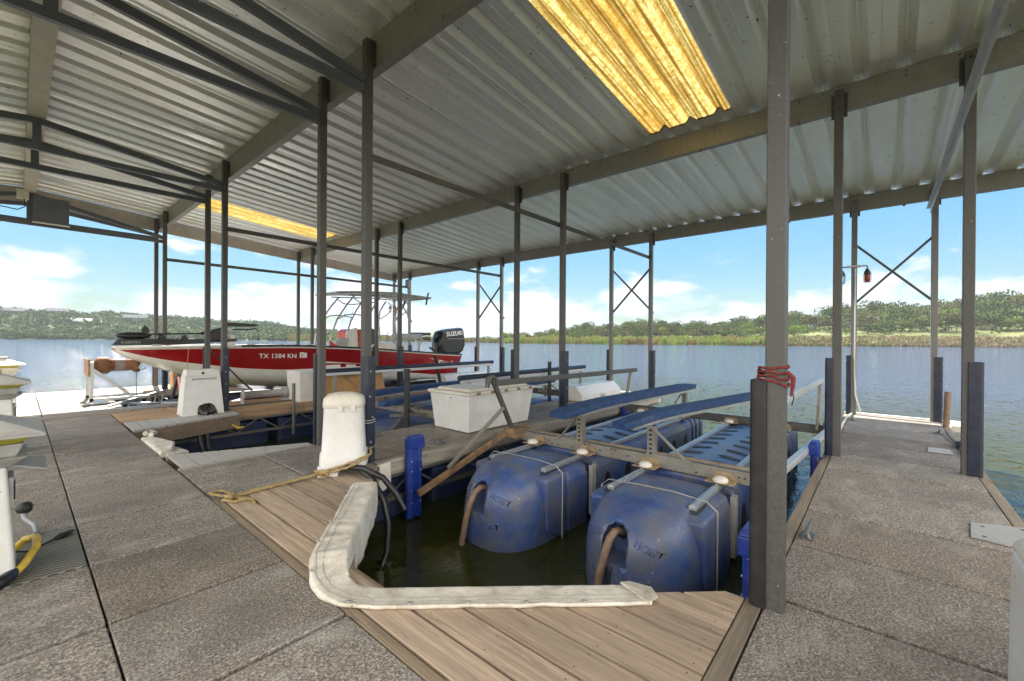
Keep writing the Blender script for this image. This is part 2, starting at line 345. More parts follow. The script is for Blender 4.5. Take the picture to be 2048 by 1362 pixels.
# ------------------------------------------------------------------ mesh helpers
class MB:
    def __init__(s): s.v = []; s.f = []; s.mi = []; s.m = 0; s.sm = []
    def add(s, vs, fs, smooth=False):
        vs = list(vs)
        o = len(s.v); s.v += [tuple(x) for x in vs]
        for f in fs: s.f.append(tuple(i+o for i in f)); s.mi.append(s.m); s.sm.append(smooth)
        return s
    def box(s, a, b, rz=0, piv=None):
        x0, y0, z0 = a; x1, y1, z1 = b
        vs = [(x, y, z) for z in (z0, z1) for y in (y0, y1) for x in (x0, x1)]
        if rz:
            px, py = piv or ((x0+x1)/2, (y0+y1)/2); c, n = math.cos(rz), math.sin(rz)
            vs = [(px+(x-px)*c-(y-py)*n, py+(x-px)*n+(y-py)*c, z) for x, y, z in vs]
        return s.add(vs, [(0, 2, 3, 1), (4, 5, 7, 6), (0, 1, 5, 4), (2, 6, 7, 3), (0, 4, 6, 2), (1, 3, 7, 5)])
    def prism(s, poly, z0, z1):
        n = len(poly)
        vs = [(x, y, z0) for x, y in poly]+[(x, y, z1) for x, y in poly]
        return s.add(vs, [tuple(range(n))[::-1], tuple(range(n, 2*n))]+[(i, (i+1) % n, n+(i+1) % n, n+i) for i in range(n)])
    def ext(s, poly, d):      # closed 3D polygon extruded by vector d
        n = len(poly); d = Vector(d); P = [Vector(p) for p in poly]
        return s.add(P+[p+d for p in P], [tuple(range(n))[::-1], tuple(range(n, 2*n))]+[(i, (i+1) % n, n+(i+1) % n, n+i) for i in range(n)])
    def bar(s, p0, p1, w, h, up=(0, 0, 1)):
        p0, p1 = Vector(p0), Vector(p1); d = (p1-p0).normalized(); u = Vector(up)
        if abs(d.dot(u)) > .98: u = Vector((1, 0, 0))
        sd_ = d.cross(u).normalized(); u = sd_.cross(d).normalized()
        vs = [p+sd_*a*w/2+u*b*h/2 for p in (p0, p1) for a, b in ((-1, -1), (1, -1), (1, 1), (-1, 1))]
        return s.add(vs, [(0, 1, 2, 3), (7, 6, 5, 4), (0, 4, 5, 1), (1, 5, 6, 2), (2, 6, 7, 3), (3, 7, 4, 0)])
    def tube(s, pts, r, seg=10, caps=True):
        P = [Vector(p) for p in pts]; n = len(P); R = r if hasattr(r, '__len__') else [r]*n
        u = None; vs = []
        for i, p in enumerate(P):
            d = (P[min(i+1, n-1)]-P[max(i-1, 0)]).normalized()
            if u is None: u = d.orthogonal().normalized()
            u = (u-d*u.dot(d)).normalized(); w = d.cross(u)
            vs += [p+(u*math.cos(2*PI*k/seg)+w*math.sin(2*PI*k/seg))*R[i] for k in range(seg)]
        fs = [(i*seg+k, i*seg+(k+1) % seg, (i+1)*seg+(k+1) % seg, (i+1)*seg+k) for i in range(n-1) for k in range(seg)]
        s.add(vs, fs, True)
        if caps:
            s.add(vs[:seg], [tuple(range(seg))[::-1]]); s.add(vs[-seg:], [tuple(range(seg))])
        return s
    def lathe(s, prof, c=(0, 0, 0), axis='z', seg=20):
        vs = []
        for r, h in prof:
            for k in range(seg):
                a = 2*PI*k/seg; q = (r*math.cos(a), r*math.sin(a), h)
                if axis == 'x': q = (q[2], q[0], q[1])
                if axis == 'y': q = (q[1], q[2], q[0])
                vs.append((c[0]+q[0], c[1]+q[1], c[2]+q[2]))
        n = len(prof)
        s.add(vs, [(i*seg+k, i*seg+(k+1) % seg, (i+1)*seg+(k+1) % seg, (i+1)*seg+k) for i in range(n-1) for k in range(seg)], True)
        s.add(vs[:seg], [tuple(range(seg))[::-1]]); s.add(vs[-seg:], [tuple(range(seg))]); return s
    def loft(s, secs, smooth=True, closed=True, caps=True):
        n = len(secs[0]); vs = [p for sec in secs for p in sec]; K = n if closed else n-1
        fs = [(i*n+k, i*n+(k+1) % n, (i+1)*n+(k+1) % n, (i+1)*n+k) for i in range(len(secs)-1) for k in range(K)]
        s.add(vs, fs, smooth)
        if caps and closed: s.add(secs[0], [tuple(range(n))[::-1]]); s.add(secs[-1], [tuple(range(n))])
        return s
    def build(s, name, mats, parent=None, bevel=0, seg=2, fix=True, auto=False):
        me = bpy.data.meshes.new(name)
        off = Vector(parent.location) if parent is not None and parent.get('_w') else Vector((0, 0, 0))
        me.from_pydata([Vector(v)-off for v in s.v], [], s.f)
        if isinstance(mats, str): mats = [mats]
        for m in mats: me.materials.append(MT[m])
        me.polygons.foreach_set('material_index', s.mi); me.polygons.foreach_set('use_smooth', s.sm)
        if fix:
            import bmesh
            bm = bmesh.new(); bm.from_mesh(me); bmesh.ops.recalc_face_normals(bm, faces=bm.faces); bm.to_mesh(me); bm.free()
        me.update()
        o = bpy.data.objects.new(name, me); C.objects.link(o)
        if parent is not None: o.parent = parent
        if bevel:
            b = o.modifiers.new('bevel', 'BEVEL'); b.width = bevel; b.segments = seg; b.limit_method = 'ANGLE'; b.angle_limit = math.radians(40)
        return o
def cut(o, cutter):
    md = o.modifiers.new('cut', 'BOOLEAN'); md.operation = 'DIFFERENCE'; md.solver = 'EXACT'; md.object = cutter
    bpy.context.view_layer.update()
    me = bpy.data.meshes.new_from_object(o.evaluated_get(bpy.context.evaluated_depsgraph_get()))
    o.modifiers.remove(md); me.name = o.data.name; o.data = me; bpy.data.objects.remove(cutter)
def tag(o, label=None, cat=None, group=None, kind=None):
    if label: o['label'] = label
    if cat: o['category'] = cat
    if group: o['group'] = group
    if kind: o['kind'] = kind
    return o
def root(name, loc, label=None, cat=None, group=None, kind=None):
    """an Empty at the base of a thing; the parts are given in world coordinates"""
    o = bpy.data.objects.new(name, None); C.objects.link(o); o.location = loc; o.empty_display_size = .2; o['_w'] = 1
    return tag(o, label, cat, group, kind)
def sub(parent_mesh, o):           # hang a part below another part (both built in the same root's space)
    o.parent = parent_mesh; return o
def lroot(name, label=None, cat=None, group=None):
    o = bpy.data.objects.new(name, None); C.objects.link(o); o.empty_display_size = .2
    return tag(o, label, cat, group)
def copy_tree(o, parent=None):
    c = o.copy(); C.objects.link(c); c.parent = parent
    for ch in [x for x in bpy.data.objects if x.parent == o and x != c]: copy_tree(ch, c)
    return c
def text_part(name, txt, mat, size, origin, xdir, ydir, parent, depth=.002, shear=0, spacing=1, bold=0):
    cu = bpy.data.curves.new(name, 'FONT'); cu.body = txt; cu.size = size; cu.extrude = depth; cu.shear = shear; cu.space_character = spacing; cu.offset = bold
    cu.resolution_u = 3
    to = bpy.data.objects.new(name+'_tmp', cu); C.objects.link(to)
    bpy.context.view_layer.update()
    me = bpy.data.meshes.new_from_object(to.evaluated_get(bpy.context.evaluated_depsgraph_get())); me.name = name
    bpy.data.objects.remove(to)
    x = Vector(xdir).normalized(); y = Vector(ydir).normalized(); z = x.cross(y)
    off = Vector(parent.location) if parent is not None and parent.get('_w') else Vector((0, 0, 0))
    o_ = Vector(origin)-off
    for v in me.vertices: v.co = o_+x*v.co.x+y*v.co.y+z*v.co.z
    me.materials.clear(); me.materials.append(MT[mat])
    o = bpy.data.objects.new(name, me); C.objects.link(o)
    if parent is not None: o.parent = parent
    return o

# ================================================================== SETTING
WZ = -.8
def shore(az):      # distance of the shoreline from the jetty, by compass angle (radians from +X)
    pts = [(-180, 520), (-100, 420), (-60, 330), (-30, 300), (-8, 300), (8, 232), (25, 228), (38, 238), (46, 290), (52, 350), (57, 372), (66, 368), (70.5, 385), (73, 455), (90, 480), (110, 520), (180, 520)]
    a = math.degrees(az)
    for (a0, d0), (a1, d1) in zip(pts, pts[1:]):
        if a0 <= a <= a1: return d0+(d1-d0)*(a-a0)/(a1-a0)
    return 520
def interp(a, pts):
    if a <= pts[0][0]: return pts[0][1]
    for (a0, d0), (a1, d1) in zip(pts, pts[1:]):
        if a <= a1:
            t = (a-a0)/(a1-a0); t = t*t*(3-2*t); return d0+(d1-d0)*t
    return pts[-1][1]
def land(az, s):    # height of the land s metres behind the shore
    a = math.degrees(az)
    bank = interp(a, [(-30, 4.5), (5, 3.5), (12, 2.2), (30, 1.6), (40, 1.2), (60, 1.0), (75, 1.5), (110, 1.5)])
    hi = interp(a, [(-40, 22), (-8, 20), (2, 13), (8, 9), (14, 6.5), (24, 4.5), (36, 1.8), (44, 1), (60, 1.0), (66, 7), (73, 17), (80, 22), (87, 25), (96, 25), (120, 22), (180, 10)])
    far = interp(a, [(-40, 150), (10, 150), (30, 120), (60, 150), (75, 200), (110, 200)])
    z = WZ+bank*(1-math.exp(-s/5.0))*1.0 if s > 0 else WZ+s*.25
    if s > 12: 
        t = min(1, (s-12)/far); z += hi*t*t*(3-2*t)
    if s > 0: z += mnoise.noise(Vector((math.cos(az)*9, math.sin(az)*9, s*.012)))*min(2.2, s*.03)
    return z
def at_land(az, s):
    d = shore(az)+s; return Vector((d*math.cos(az), d*math.sin(az), land(az, s)))
def build_setting():
    b = MB(); R = 5000
    ring = [(R*math.cos(k*PI/24), R*math.sin(k*PI/24), WZ) for k in range(48)]
    b.add(ring, [tuple(range(48))]); o = b.build('lake_water', 'lake_water', fix=False); tag(o, kind='structure')
    b = MB(); ss = [-25, -8, -2, 0, 1.5, 3.5, 6, 10, 14, 22, 34, 50, 70, 95, 125, 160, 210, 280, 500, 1200]
    NA = 480; vs = []; 
    for k in range(NA):
        az = -PI+2*PI*k/NA
        for s in ss:
            vs.append(tuple(at_land(az, s)))
    n = len(ss)
    fs = [(k*n+i, ((k+1) % NA)*n+i, ((k+1) % NA)*n+i+1, k*n+i+1) for k in range(NA) for i in range(n-1)]
    b.add(vs, fs, True); o = b.build('ground', 'meadow'); tag(o, kind='structure')
    # lake bed
    b = MB(); b.add([(620*math.cos(k*PI/12), 620*math.sin(k*PI/12), -6.5) for k in range(24)], [tuple(range(24))])
    tag(b.build('lake_bed', 'meadow', fix=False), kind='structure')
build_setting()

# ------------------------------------------------------------------ vegetation
def leafy(rng, n, rx, rz, size, center, lobes=None):
    """leaf clumps as small tilted faces through the volume of an uneven crown"""
    lobes = lobes or [((0, 0, 0), 1.0)]
    P = []
    for i in range(n):
        lc, lr = lobes[rng.integers(len(lobes))]
        d = rng.normal(size=3); d /= np.linalg.norm(d); r = rng.random()**.33
        r = .55+.45*r if rng.random() < .8 else r
        p = np.array(lc)+d*r*lr
        P.append((center[0]+p[0]*rx, center[1]+p[1]*rx, center[2]+p[2]*rz))
    P = np.array(P)
    a = rng.normal(size=(n, 3)); a /= np.linalg.norm(a, axis=1)[:, None]
    c = rng.normal(size=(n, 3)); c -= a*(a*c).sum(1)[:, None]; c /= np.linalg.norm(c, axis=1)[:, None]
    sz = size*(.6+.8*rng.random((n, 1)))
    V = np.stack([P+a*sz, P+c*sz*.7, P-a*sz*.8, P-c*sz*.7], 1).reshape(-1, 3)
    return V
def mesh_quads(name, V, mat):
    me = bpy.data.meshes.new(name); n = len(V)//4
    me.vertices.add(len(V)); me.vertices.foreach_set('co', np.asarray(V, np.float32).ravel())
    me.loops.add(n*4); me.loops.foreach_set('vertex_index', np.arange(n*4, dtype=np.int32))
    me.polygons.add(n); me.polygons.foreach_set('loop_start', np.arange(0, n*4, 4, dtype=np.int32))
    me.materials.append(MT[mat]); me.update(); me.validate()
    return me
TREES = []
def make_tree_kinds():
    for i, (mat, h, w) in enumerate([('leaves_oak', 8, 4.6), ('leaves_oak', 9.5, 5.2), ('leaves_brown', 7.5, 4.6), ('leaves_bright', 6.5, 4.4), ('leaves_oak', 7, 5.5), ('leaves_brown', 9, 4.8)]):
        rng = np.random.default_rng(30+i)
        lobes = [((rng.normal()*.42, rng.normal()*.42, rng.uniform(-.35, .5)), rng.uniform(.38, .62)) for _ in range(8)]
        V = leafy(rng, 620, w, h*.36, .42, (0, 0, h*.62), lobes)
        me = mesh_quads('crown', V, mat)
        b = MB()
        b.tube([(0, 0, -.6), (.1, .05, h*.25), (-.1, .1, h*.5), (.1, 0, h*.7)], [.34, .26, .16, .06], 7)
        for k in range(5):
            a = k*1.3+i; b.tube([(0, .05, h*.3+k*.25), (math.cos(a)*w*.35, math.sin(a)*w*.35, h*.5+k*.2), (math.cos(a)*w*.7, math.sin(a)*w*.7, h*.68)], [.14, .09, .03], 5)
        t = b.build('trunk', 'bark'); tm = t.data; bpy.data.objects.remove(t)
        TREES.append((me, tm, mat))
make_tree_kinds()
TL = {'leaves_oak': 'dark green broad-crowned oak in the woods on the far right shore', 'leaves_brown': 'olive brown autumn-tinged tree in the woods on the far right shore',
      'leaves_bright': 'bright yellow-green small tree in the woods on the far right shore'}
TD = {'leaves_oak': 'dark green oak', 'leaves_brown': 'olive brown tree', 'leaves_bright': 'bright yellow-green tree'}
def tree_place(p, row):
    a = math.degrees(math.atan2(p.y, p.x))
    w = 'at the right edge of the view' if a < -6 else 'just right of the right middle post' if a < -3 else 'behind the right cross brace' if a < 3.5 else 'right of the nearest post' if a < 9 else 'left of the nearest post' if a < 17 else 'behind the blue bunks' if a < 24 else 'behind the raised silver rail' if a < 32 else 'at the left end of the woods'
    return ', '+('front row' if row == 0 else 'middle row' if row < 3 else 'back row')+' of the far woods, '+w
def plant_tree(kind, p, sc, label=None, group='trees on the far right shore', row=0):
    me, tm, mat = TREES[kind]
    label = label or TD[mat]+tree_place(p, row)
    r = lroot('broadleaf_tree', label or TL[mat], 'tree', group)
    r.location = p; r.scale = (sc, sc, sc*random.uniform(.85, 1.15)); r.rotation_euler = (0, 0, random.uniform(0, 6.28))
    for nm, m in (('crown', me), ('trunk', tm)):
        o = bpy.data.objects.new(nm, m); C.objects.link(o); o.parent = r
def plant_shore():
    n = 0
    for row, (s0, ds, sc) in enumerate(((62, 10, 1.0), (84, 10, 1.1), (108, 12, 1.2), (135, 15, 1.3), (165, 15, 1.4))):
        a = -12.5+row*.4
        while a < 41 and n < 285:
            p = at_land(math.radians(a), s0+random.uniform(-ds, ds)+max(0, (a-14))*-1.2)
            dens = 1.0 if a < 33 else .6
            if not (row == 0 and 2 < a < 13 and random.random() < .75) and random.random() < dens:
                k = random.choice([0, 1, 2, 4, 5, 0, 3 if row < 2 else 1, 2])
                fs = interp(a, [(-12, 1.25), (8, 1.05), (14, .95), (30, .95), (36, .7), (41, .62)])
                plant_tree(k, p-Vector((0, 0, .4)), sc*fs*random.uniform(.75, 1.15), row=row); n += 1
            a += random.uniform(.55, 1.2)*(1+row*.05)
    plant_tree(3, at_land(math.radians(7.5), 42), 1.15, 'lone bright green tree standing on the mown meadow right of the near post', None)
    plant_tree(3, at_land(math.radians(41.8), 6), .85, 'small bushy tree alone at the left end of the far woods beside the outboard', None)
plant_shore()
def forest_stuff():
    rng = np.random.default_rng(5); Vs = []
    for i in range(1900):
        a = rng.uniform(63, 104); s = rng.uniform(4, 215)**1.0
        if a < 72: s = rng.uniform(55, 215)
        s = s if i % 6 else rng.uniform(0, 10)
        p = at_land(math.radians(a), s); r = rng.uniform(3.5, 6.5)*(1 if i % 6 else .6)
        lob = [((rng.normal()*.35, rng.normal()*.35, rng.uniform(-.2, .4)), rng.uniform(.45, .7)) for _ in range(4)]
        Vs.append(leafy(rng, 60, r, r*.7, 1.0, (p.x, p.y, p.z+r*.45), lob))
    me = mesh_quads('forest', np.concatenate(Vs), 'leaves_far')
    o = bpy.data.objects.new('forest', me); C.objects.link(o)
    tag(o, 'dense hazy green forest covering the long hill on the left shore', 'forest', kind='stuff')
    # low bushes under the woods and along the distant flat shore
    Vs = []
    for i in range(900):
        a = rng.uniform(-14, 62); s = rng.uniform(50, 150) if a < 41 else rng.uniform(60, 240)
        p = at_land(math.radians(a), s); r = rng.uniform(1.2, 2.4)*(1 if a < 41 else 1.2)
        Vs.append(leafy(rng, 34, r*1.4, r*.7, .5, (p.x, p.y, p.z+r*.35)))
    me = mesh_quads('undergrowth', np.concatenate(Vs), 'leaves_oak')
    o = bpy.data.objects.new('undergrowth', me); C.objects.link(o)
    tag(o, 'low green bushes growing under and between the trees on the far shore', 'bushes', kind='stuff')
forest_stuff()
def reed_bed(name, a0, a1, n, s0, s1, h0, h1, mat, label, seed, w=.45, fn=None):
    rng = np.random.default_rng(seed); V = []
    for i in range(n):
        a = rng.uniform(a0, a1); s = s0+(s1-s0)*rng.random()**1.5
        p = at_land(math.radians(a), s)
        cl = mnoise.noise(Vector((a*1.1, s*.05, seed)))*.5+.5
        cl2 = mnoise.noise(Vector((a*4.1, s*.1, seed+3)))*.5+.5
        h = (h0+(h1-h0)*(.6*cl+.4*cl2)**1.5)*rng.uniform(.7, 1.15)
        if fn: h *= fn(a)
        ang = rng.uniform(0, PI); dx, dy = math.cos(ang)*w*rng.uniform(.5, 1.2), math.sin(ang)*w*rng.uniform(.5, 1.2); lx, ly = rng.normal()*.35, rng.normal()*.35
        z = max(p.z, WZ-.1)
        V += [(p.x-dx, p.y-dy, z), (p.x+dx, p.y+dy, z), (p.x+dx*.4+lx, p.y+dy*.4+ly, z+h), (p.x-dx*.6+lx, p.y-dy*.6+ly, z+h*.93)]
    me = mesh_quads(name, np.array(V), mat); o = bpy.data.objects.new(name, me); C.objects.link(o)
    return tag(o, label, 'reeds', kind='stuff')
reed_bed('reed_bed', 10, 42, 15000, -1, 16, .8, 5.6, 'reeds', 'tall yellow-green reeds and willow scrub along the far middle shore', 2, .4)
reed_bed('dry_grass', -14, 14, 13000, -1, 22, .8, 3.0, 'reeds_tan', 'dry tan grass and scrub on the bank of the far right shore', 3, .5)
reed_bed('reed_spit', 53, 68.5, 6500, -4, 12, 3.2, 5.6, 'reeds', 'band of yellow-green reeds on the low spit behind the red boat', 4, .5)
reed_bed('far_marsh_grass', 40, 54, 5500, -1, 40, .6, 2.2, 'reeds', 'low marsh grass on the distant shore left of the outboard motor', 6, .6)
def house(az, s, w, d, h, rz, label, roofmat='house_roof'):
    p = at_land(math.radians(az), s); p.z += -.6
    r = lroot('hill_house', label, 'house', None); r.location = p; r.rotation_euler = (0, 0, rz)
    b = MB(); b.box((-w/2, -d/2, -5), (w/2, d/2, h)); b.build('wall', 'house_wall', r)
    b = MB(); e = .8
    b.ext([(-w/2-e, -d/2-e, h-.2), (-w/2-e, d/2+e, h-.2), (-w/2-e, 0, h+d*.32)], (w+2*e, 0, 0)); b.build('roof', roofmat, r)
    for k in range(max(2, int(w/4))):
        x = -w/2+w*(k+.5)/max(2, int(w/4)); b = MB(); b.box((x-1, -d/2-.06, .4), (x+1, -d/2+.05, h-1)); b.build('window', 'dark_steel', r)
        b = MB(); b.box((x-1, d/2-.05, .4), (x+1, d/2+.06, h-1)); b.build('window', 'dark_steel', r)
house(86, 120, 14, 9, 4, 3.2, 'house with bright white gabled roof amid the trees of the left hill', 'composite')
house(82.2, 150, 19, 10, 5, 3.0, 'long grey two-storey house high on the left hill above the boat bow')
house(87.6, 190, 15, 10, 5, 3.2, 'small grey-roofed house on the crest of the left hill above the white roof')
house(90.2, 170, 17, 10, 4, 3.3, 'grey-blue house half hidden in trees near the left edge of the hill')
house(91.9, 185, 12, 9, 4, 3.3, 'pale low house at the far left end of the wooded hill')

# ================================================================== DOCKS
R1, R2, R3 = 2.794, 7.034, 11.281
ROWS = [R1, R2, R3]
YS = [-.731, .45, 4.775, 5.959, 10.266, 11.459, 15.73, 16.907]
def deck_panels(r, x0, x1, y0, y1, along, seams, mats, z=0, gap=.03, th=.06, side=None):
    """precast panels between the seams, each its own part"""
    for i, (a, b_) in enumerate(zip(seams, seams[1:])):
        m = MB()
        dz = random.uniform(-.004, .004)
        if along == 'x': m.box((a+gap/2, y0, z-th+dz), (b_-gap/2, y1, z+dz))
        else: m.box((x0, a+gap/2, z-th+dz), (x1, b_-gap/2, z+dz))
        m.build('deck_panel', mats[i % len(mats)], r, .006)
DM = ['deck_aggregate', 'deck_aggregate_grey', 'deck_aggregate', 'deck_aggregate_warm', 'deck_aggregate_grey']
def walkway():
    r = root('main_walkway', (.3, 5, 0), kind='structure')
    sm = [-2.95, -2.1, -1.24, -.38, .48, 1.34, 2.2, 3.05, 3.91, 4.83, 6.07, 6.93, 7.9, 9.08, 10.2, 11.33]
    deck_panels(r, .317, 1.175, 0, 0, 'y', sm, DM[1:]+DM[:1])
    # left column, a tread plate fills one bay
    lf = [-2.95, -2.1, -1.24, -.38, .48, 1.34, 2.2, 3.05, 3.93]
    deck_panels(r, -.56, .307, 0, 0, 'y', lf, DM)
    b = MB(); b.box((-.56, 3.94, -.03), (.305, 4.825, .002)); b.build('tread_plate', 'tread_plate', r, .003)
    deck_panels(r, -.56, .307, 0, 0, 'y', [4.83, 5.7, 6.56, 7.42, 8.28, 9.4, 10.2, 11.33], DM[2:]+DM[:2])
    b = MB(); b.box((-.56, 11.345, -.06), (1.5, 11.62, .018)); b.build('threshold', 'concrete_lit', r, .01)
    deck_panels(r, .317, 1.5, 0, 0, 'y', [11.63, 12.4, 13.4, 14.4, 15.7, 17.0], ['concrete_lit'])
    deck_panels(r, -1.2, .303, 0, 0, 'y', [11.63, 12.7, 13.9, 15.2, 17.0], ['concrete_lit'])
    b = MB(); b.box((-.56, -2.95, -.30), (1.17, 17, -.10)); b.build('deck_frame', 'black_rubber', r)
    b = MB(); b.box((-.62, -2.95, -.2), (-.57, 11.3, .01)); b.build('edge_board', 'board_wood_y', r, .004)
    b = MB(); b.box((-.45, -2.9, -1.1), (1.05, 17, -.32)); b.build('float', 'navy_float', r, .04)
walkway()
FN = ['right finger dock', 'dock with the white box', 'dock with the brown-lidded box', 'farthest dock beyond the boat']
def finger(i):
    o = 5.5*i
    labels = ['bare weathered finger dock on the right with aggregate panels and a white end board',
              'middle finger dock with the large white dock box standing on it',
              'finger dock with the open brown-lidded box, beside the near side of the red boat',
              'sunlit farthest finger dock behind the red boat']
    r = root('finger_dock', (7, -.15+o, 0), labels[i], 'dock', 'finger docks between the boat slips')
    y0, y1 = -.812+o, .497+o
    sm = [1.19+.862*k for k in range(13)]; sm[-1] = 11.42; sm = [s for s in sm if s <= 11.42]
    sm = sm if i != 0 else sm
    mats = DM[i:]+DM[:i] if i < 2 else (['tan_wood'] if i == 2 else ['concrete_lit'])
    deck_panels(r, 0, 0, y0, y1, 'x', sm, mats)
    for s, (a, b_) in (('n', (-.905+o, -.82+o)), ('f', (.505+o, .59+o))):
        x0 = 2.83 if (i == 0 and s == 'f') or (i == 1 and s == 'n') else 1.2
        xs = [x0, 4.35, 6.8, 9.3, 11.45] if i != 1 else [x0, 3.43, 4.5, 6.9, 9.3, 11.45]
        for a0, a1 in zip(xs, xs[1:]):
            b = MB(); b.box((a0+.004, a, -.19), (a1-.004, b_, -.003)); b.build('edge_board', 'tan_wood' if i == 2 else ('board_wood_x' if i == 0 else 'grey_wood_x'), r, .005)
    b = MB(); b.box((11.45, y0-.1, -.2), (11.54, y1+.1, .02)); b.build('end_board', 'cream_plastic', r, .01)
    # steel truss under each edge
    for y in (-.86+o, .545+o):
        b = MB(); b.bar((1.3, y, -.50), (11.4, y, -.50), .05, .06); b.bar((1.3, y, -.215), (11.4, y, -.215), .05, .04)
        x = 1.3; k = 0
        while x < 11.2:
            b.bar((x, y, -.22 if k % 2 else -.49), (x+.42, y, -.49 if k % 2 else -.22), .025, .025); x += .42; k += 1
        b.build('deck_truss', 'galvanised_dark' if i != 2 else 'galvanised', r)
    x = 1.35
    while x < 11:
        b = MB(); b.box((x, -.72+o, -1.15), (x+2.3, .40+o, -.3)); b.build('float', 'navy_float', r, .06, 3); x += 2.5
for i in range(4): finger(i)
wl = root('corner_platform', (1.9, 6.3, 0), 'narrow wedge platform of light grey composite planks behind the white bucket-topped pedestal', 'platform')
def wedge_planks(r, f0, f1, x0, x1, n, mat, bm):
    for k in range(n):
        a = x0+(x1-x0)*k/n+.004; b_ = x0+(x1-x0)*(k+1)/n-.010
        m = MB(); m.prism([(a, f0(a)), (b_, f0(b_)), (b_, f1(b_)), (a, f1(a))], -.035, 0); m.build('plank', mat, r, .003)
    m = MB(); m.bar((x0, f1(x0)-.02 if f1(x0) > f0(x0) else f1(x0)+.02, -.16), (x1, f1(x1)-.02 if f1(x1) > f0(x1) else f1(x1)+.02, -.16), .04, .25); m.build('fascia_board', bm, r, .004)
wedge_planks(wl, lambda x: 6.10, lambda x: 6.86-(x-1.25)*.42, 1.25, 2.74, 9, 'composite', 'board_wood_x')
wl2 = root('corner_platform', (2, 9.8, 0), 'wedge platform with thick brown fascia under the white arched pedestal', 'platform')
wedge_planks(wl2, lambda x: 10.05, lambda x: 9.05+(x-1.2)*.36, 1.22, 2.9, 11, 'composite', 'fascia_brown')
def corner_deck():
    r = root('corner_platform', (1.6, 2.5, 0), 'brown wooden plank platform framing the near boat slip', 'platform')
    poly_u = lambda x: 2.70+(x-1.45)*1.35
    poly_l = lambda x: 2.10-(x-1.45)*1.05
    def nails(m, a, b_, ys, lo, hi):
        m.m = 1
        for y in ys:
            if lo < y < hi:
                for x in (a+.03, b_-.03):
                    c, d = x+random.uniform(-.006, .006), y+random.uniform(-.01, .01); m.add([(c+.0045*math.cos(q), d+.0045*math.sin(q), .0028) for q in [j*PI/4 for j in range(8)]], [tuple(range(8))])
    xs = [1.245+.193*k for k in range(9)]; xs[-1] = 2.79
    for a, b_ in zip(xs, xs[1:]):
        a += .010; b_ -= .010
        if b_ < 1.46:
            m = MB(); m.box((a, .60, -.04), (b_, 4.66, 0)); m.build('plank', 'plank_wood', r, .005)
        else:
            aa = max(a, 1.45)
            m = MB(); m.prism([(a, poly_u(aa)), (b_, poly_u(b_)), (b_, 4.66), (a, 4.66)], -.04, random.uniform(-.002, .002)); nails(m, a, b_, (4.6, 4.1, 3.6, 3.1), poly_u(b_)+.04, 4.66); m.build('plank', ['plank_wood', 'dark_steel'], r)
            m = MB(); m.prism([(a, .60), (b_, .60), (b_, max(.64, poly_l(b_))), (a, poly_l(aa))], -.04, random.uniform(-.002, .002)); nails(m, a, b_, (.66, 1.05, 1.45, 1.85), .6, poly_l(b_)-.03); m.build('plank', ['plank_wood', 'dark_steel'], r)
    m = MB(); m.box((1.183, .44, -.04), (1.238, 4.66, -.001)); m.build('edge_board', 'board_wood_y', r, .004)
    m = MB(); m.box((1.245, .508, -.04), (2.80, .592, .001)); m.build('edge_board', 'board_wood_x', r, .004)
    m = MB()
    m.bar((1.47, 2.73, -.13), (2.85, 4.6, -.13), .05, .17); m.bar((1.47, 2.06, -.13), (2.8, .7, -.13), .05, .17); m.bar((1.47, 2.0, -.13), (1.47, 2.75, -.13), .05, .17)
    m.build('frame', 'board_wood_y', r)
corner_deck()

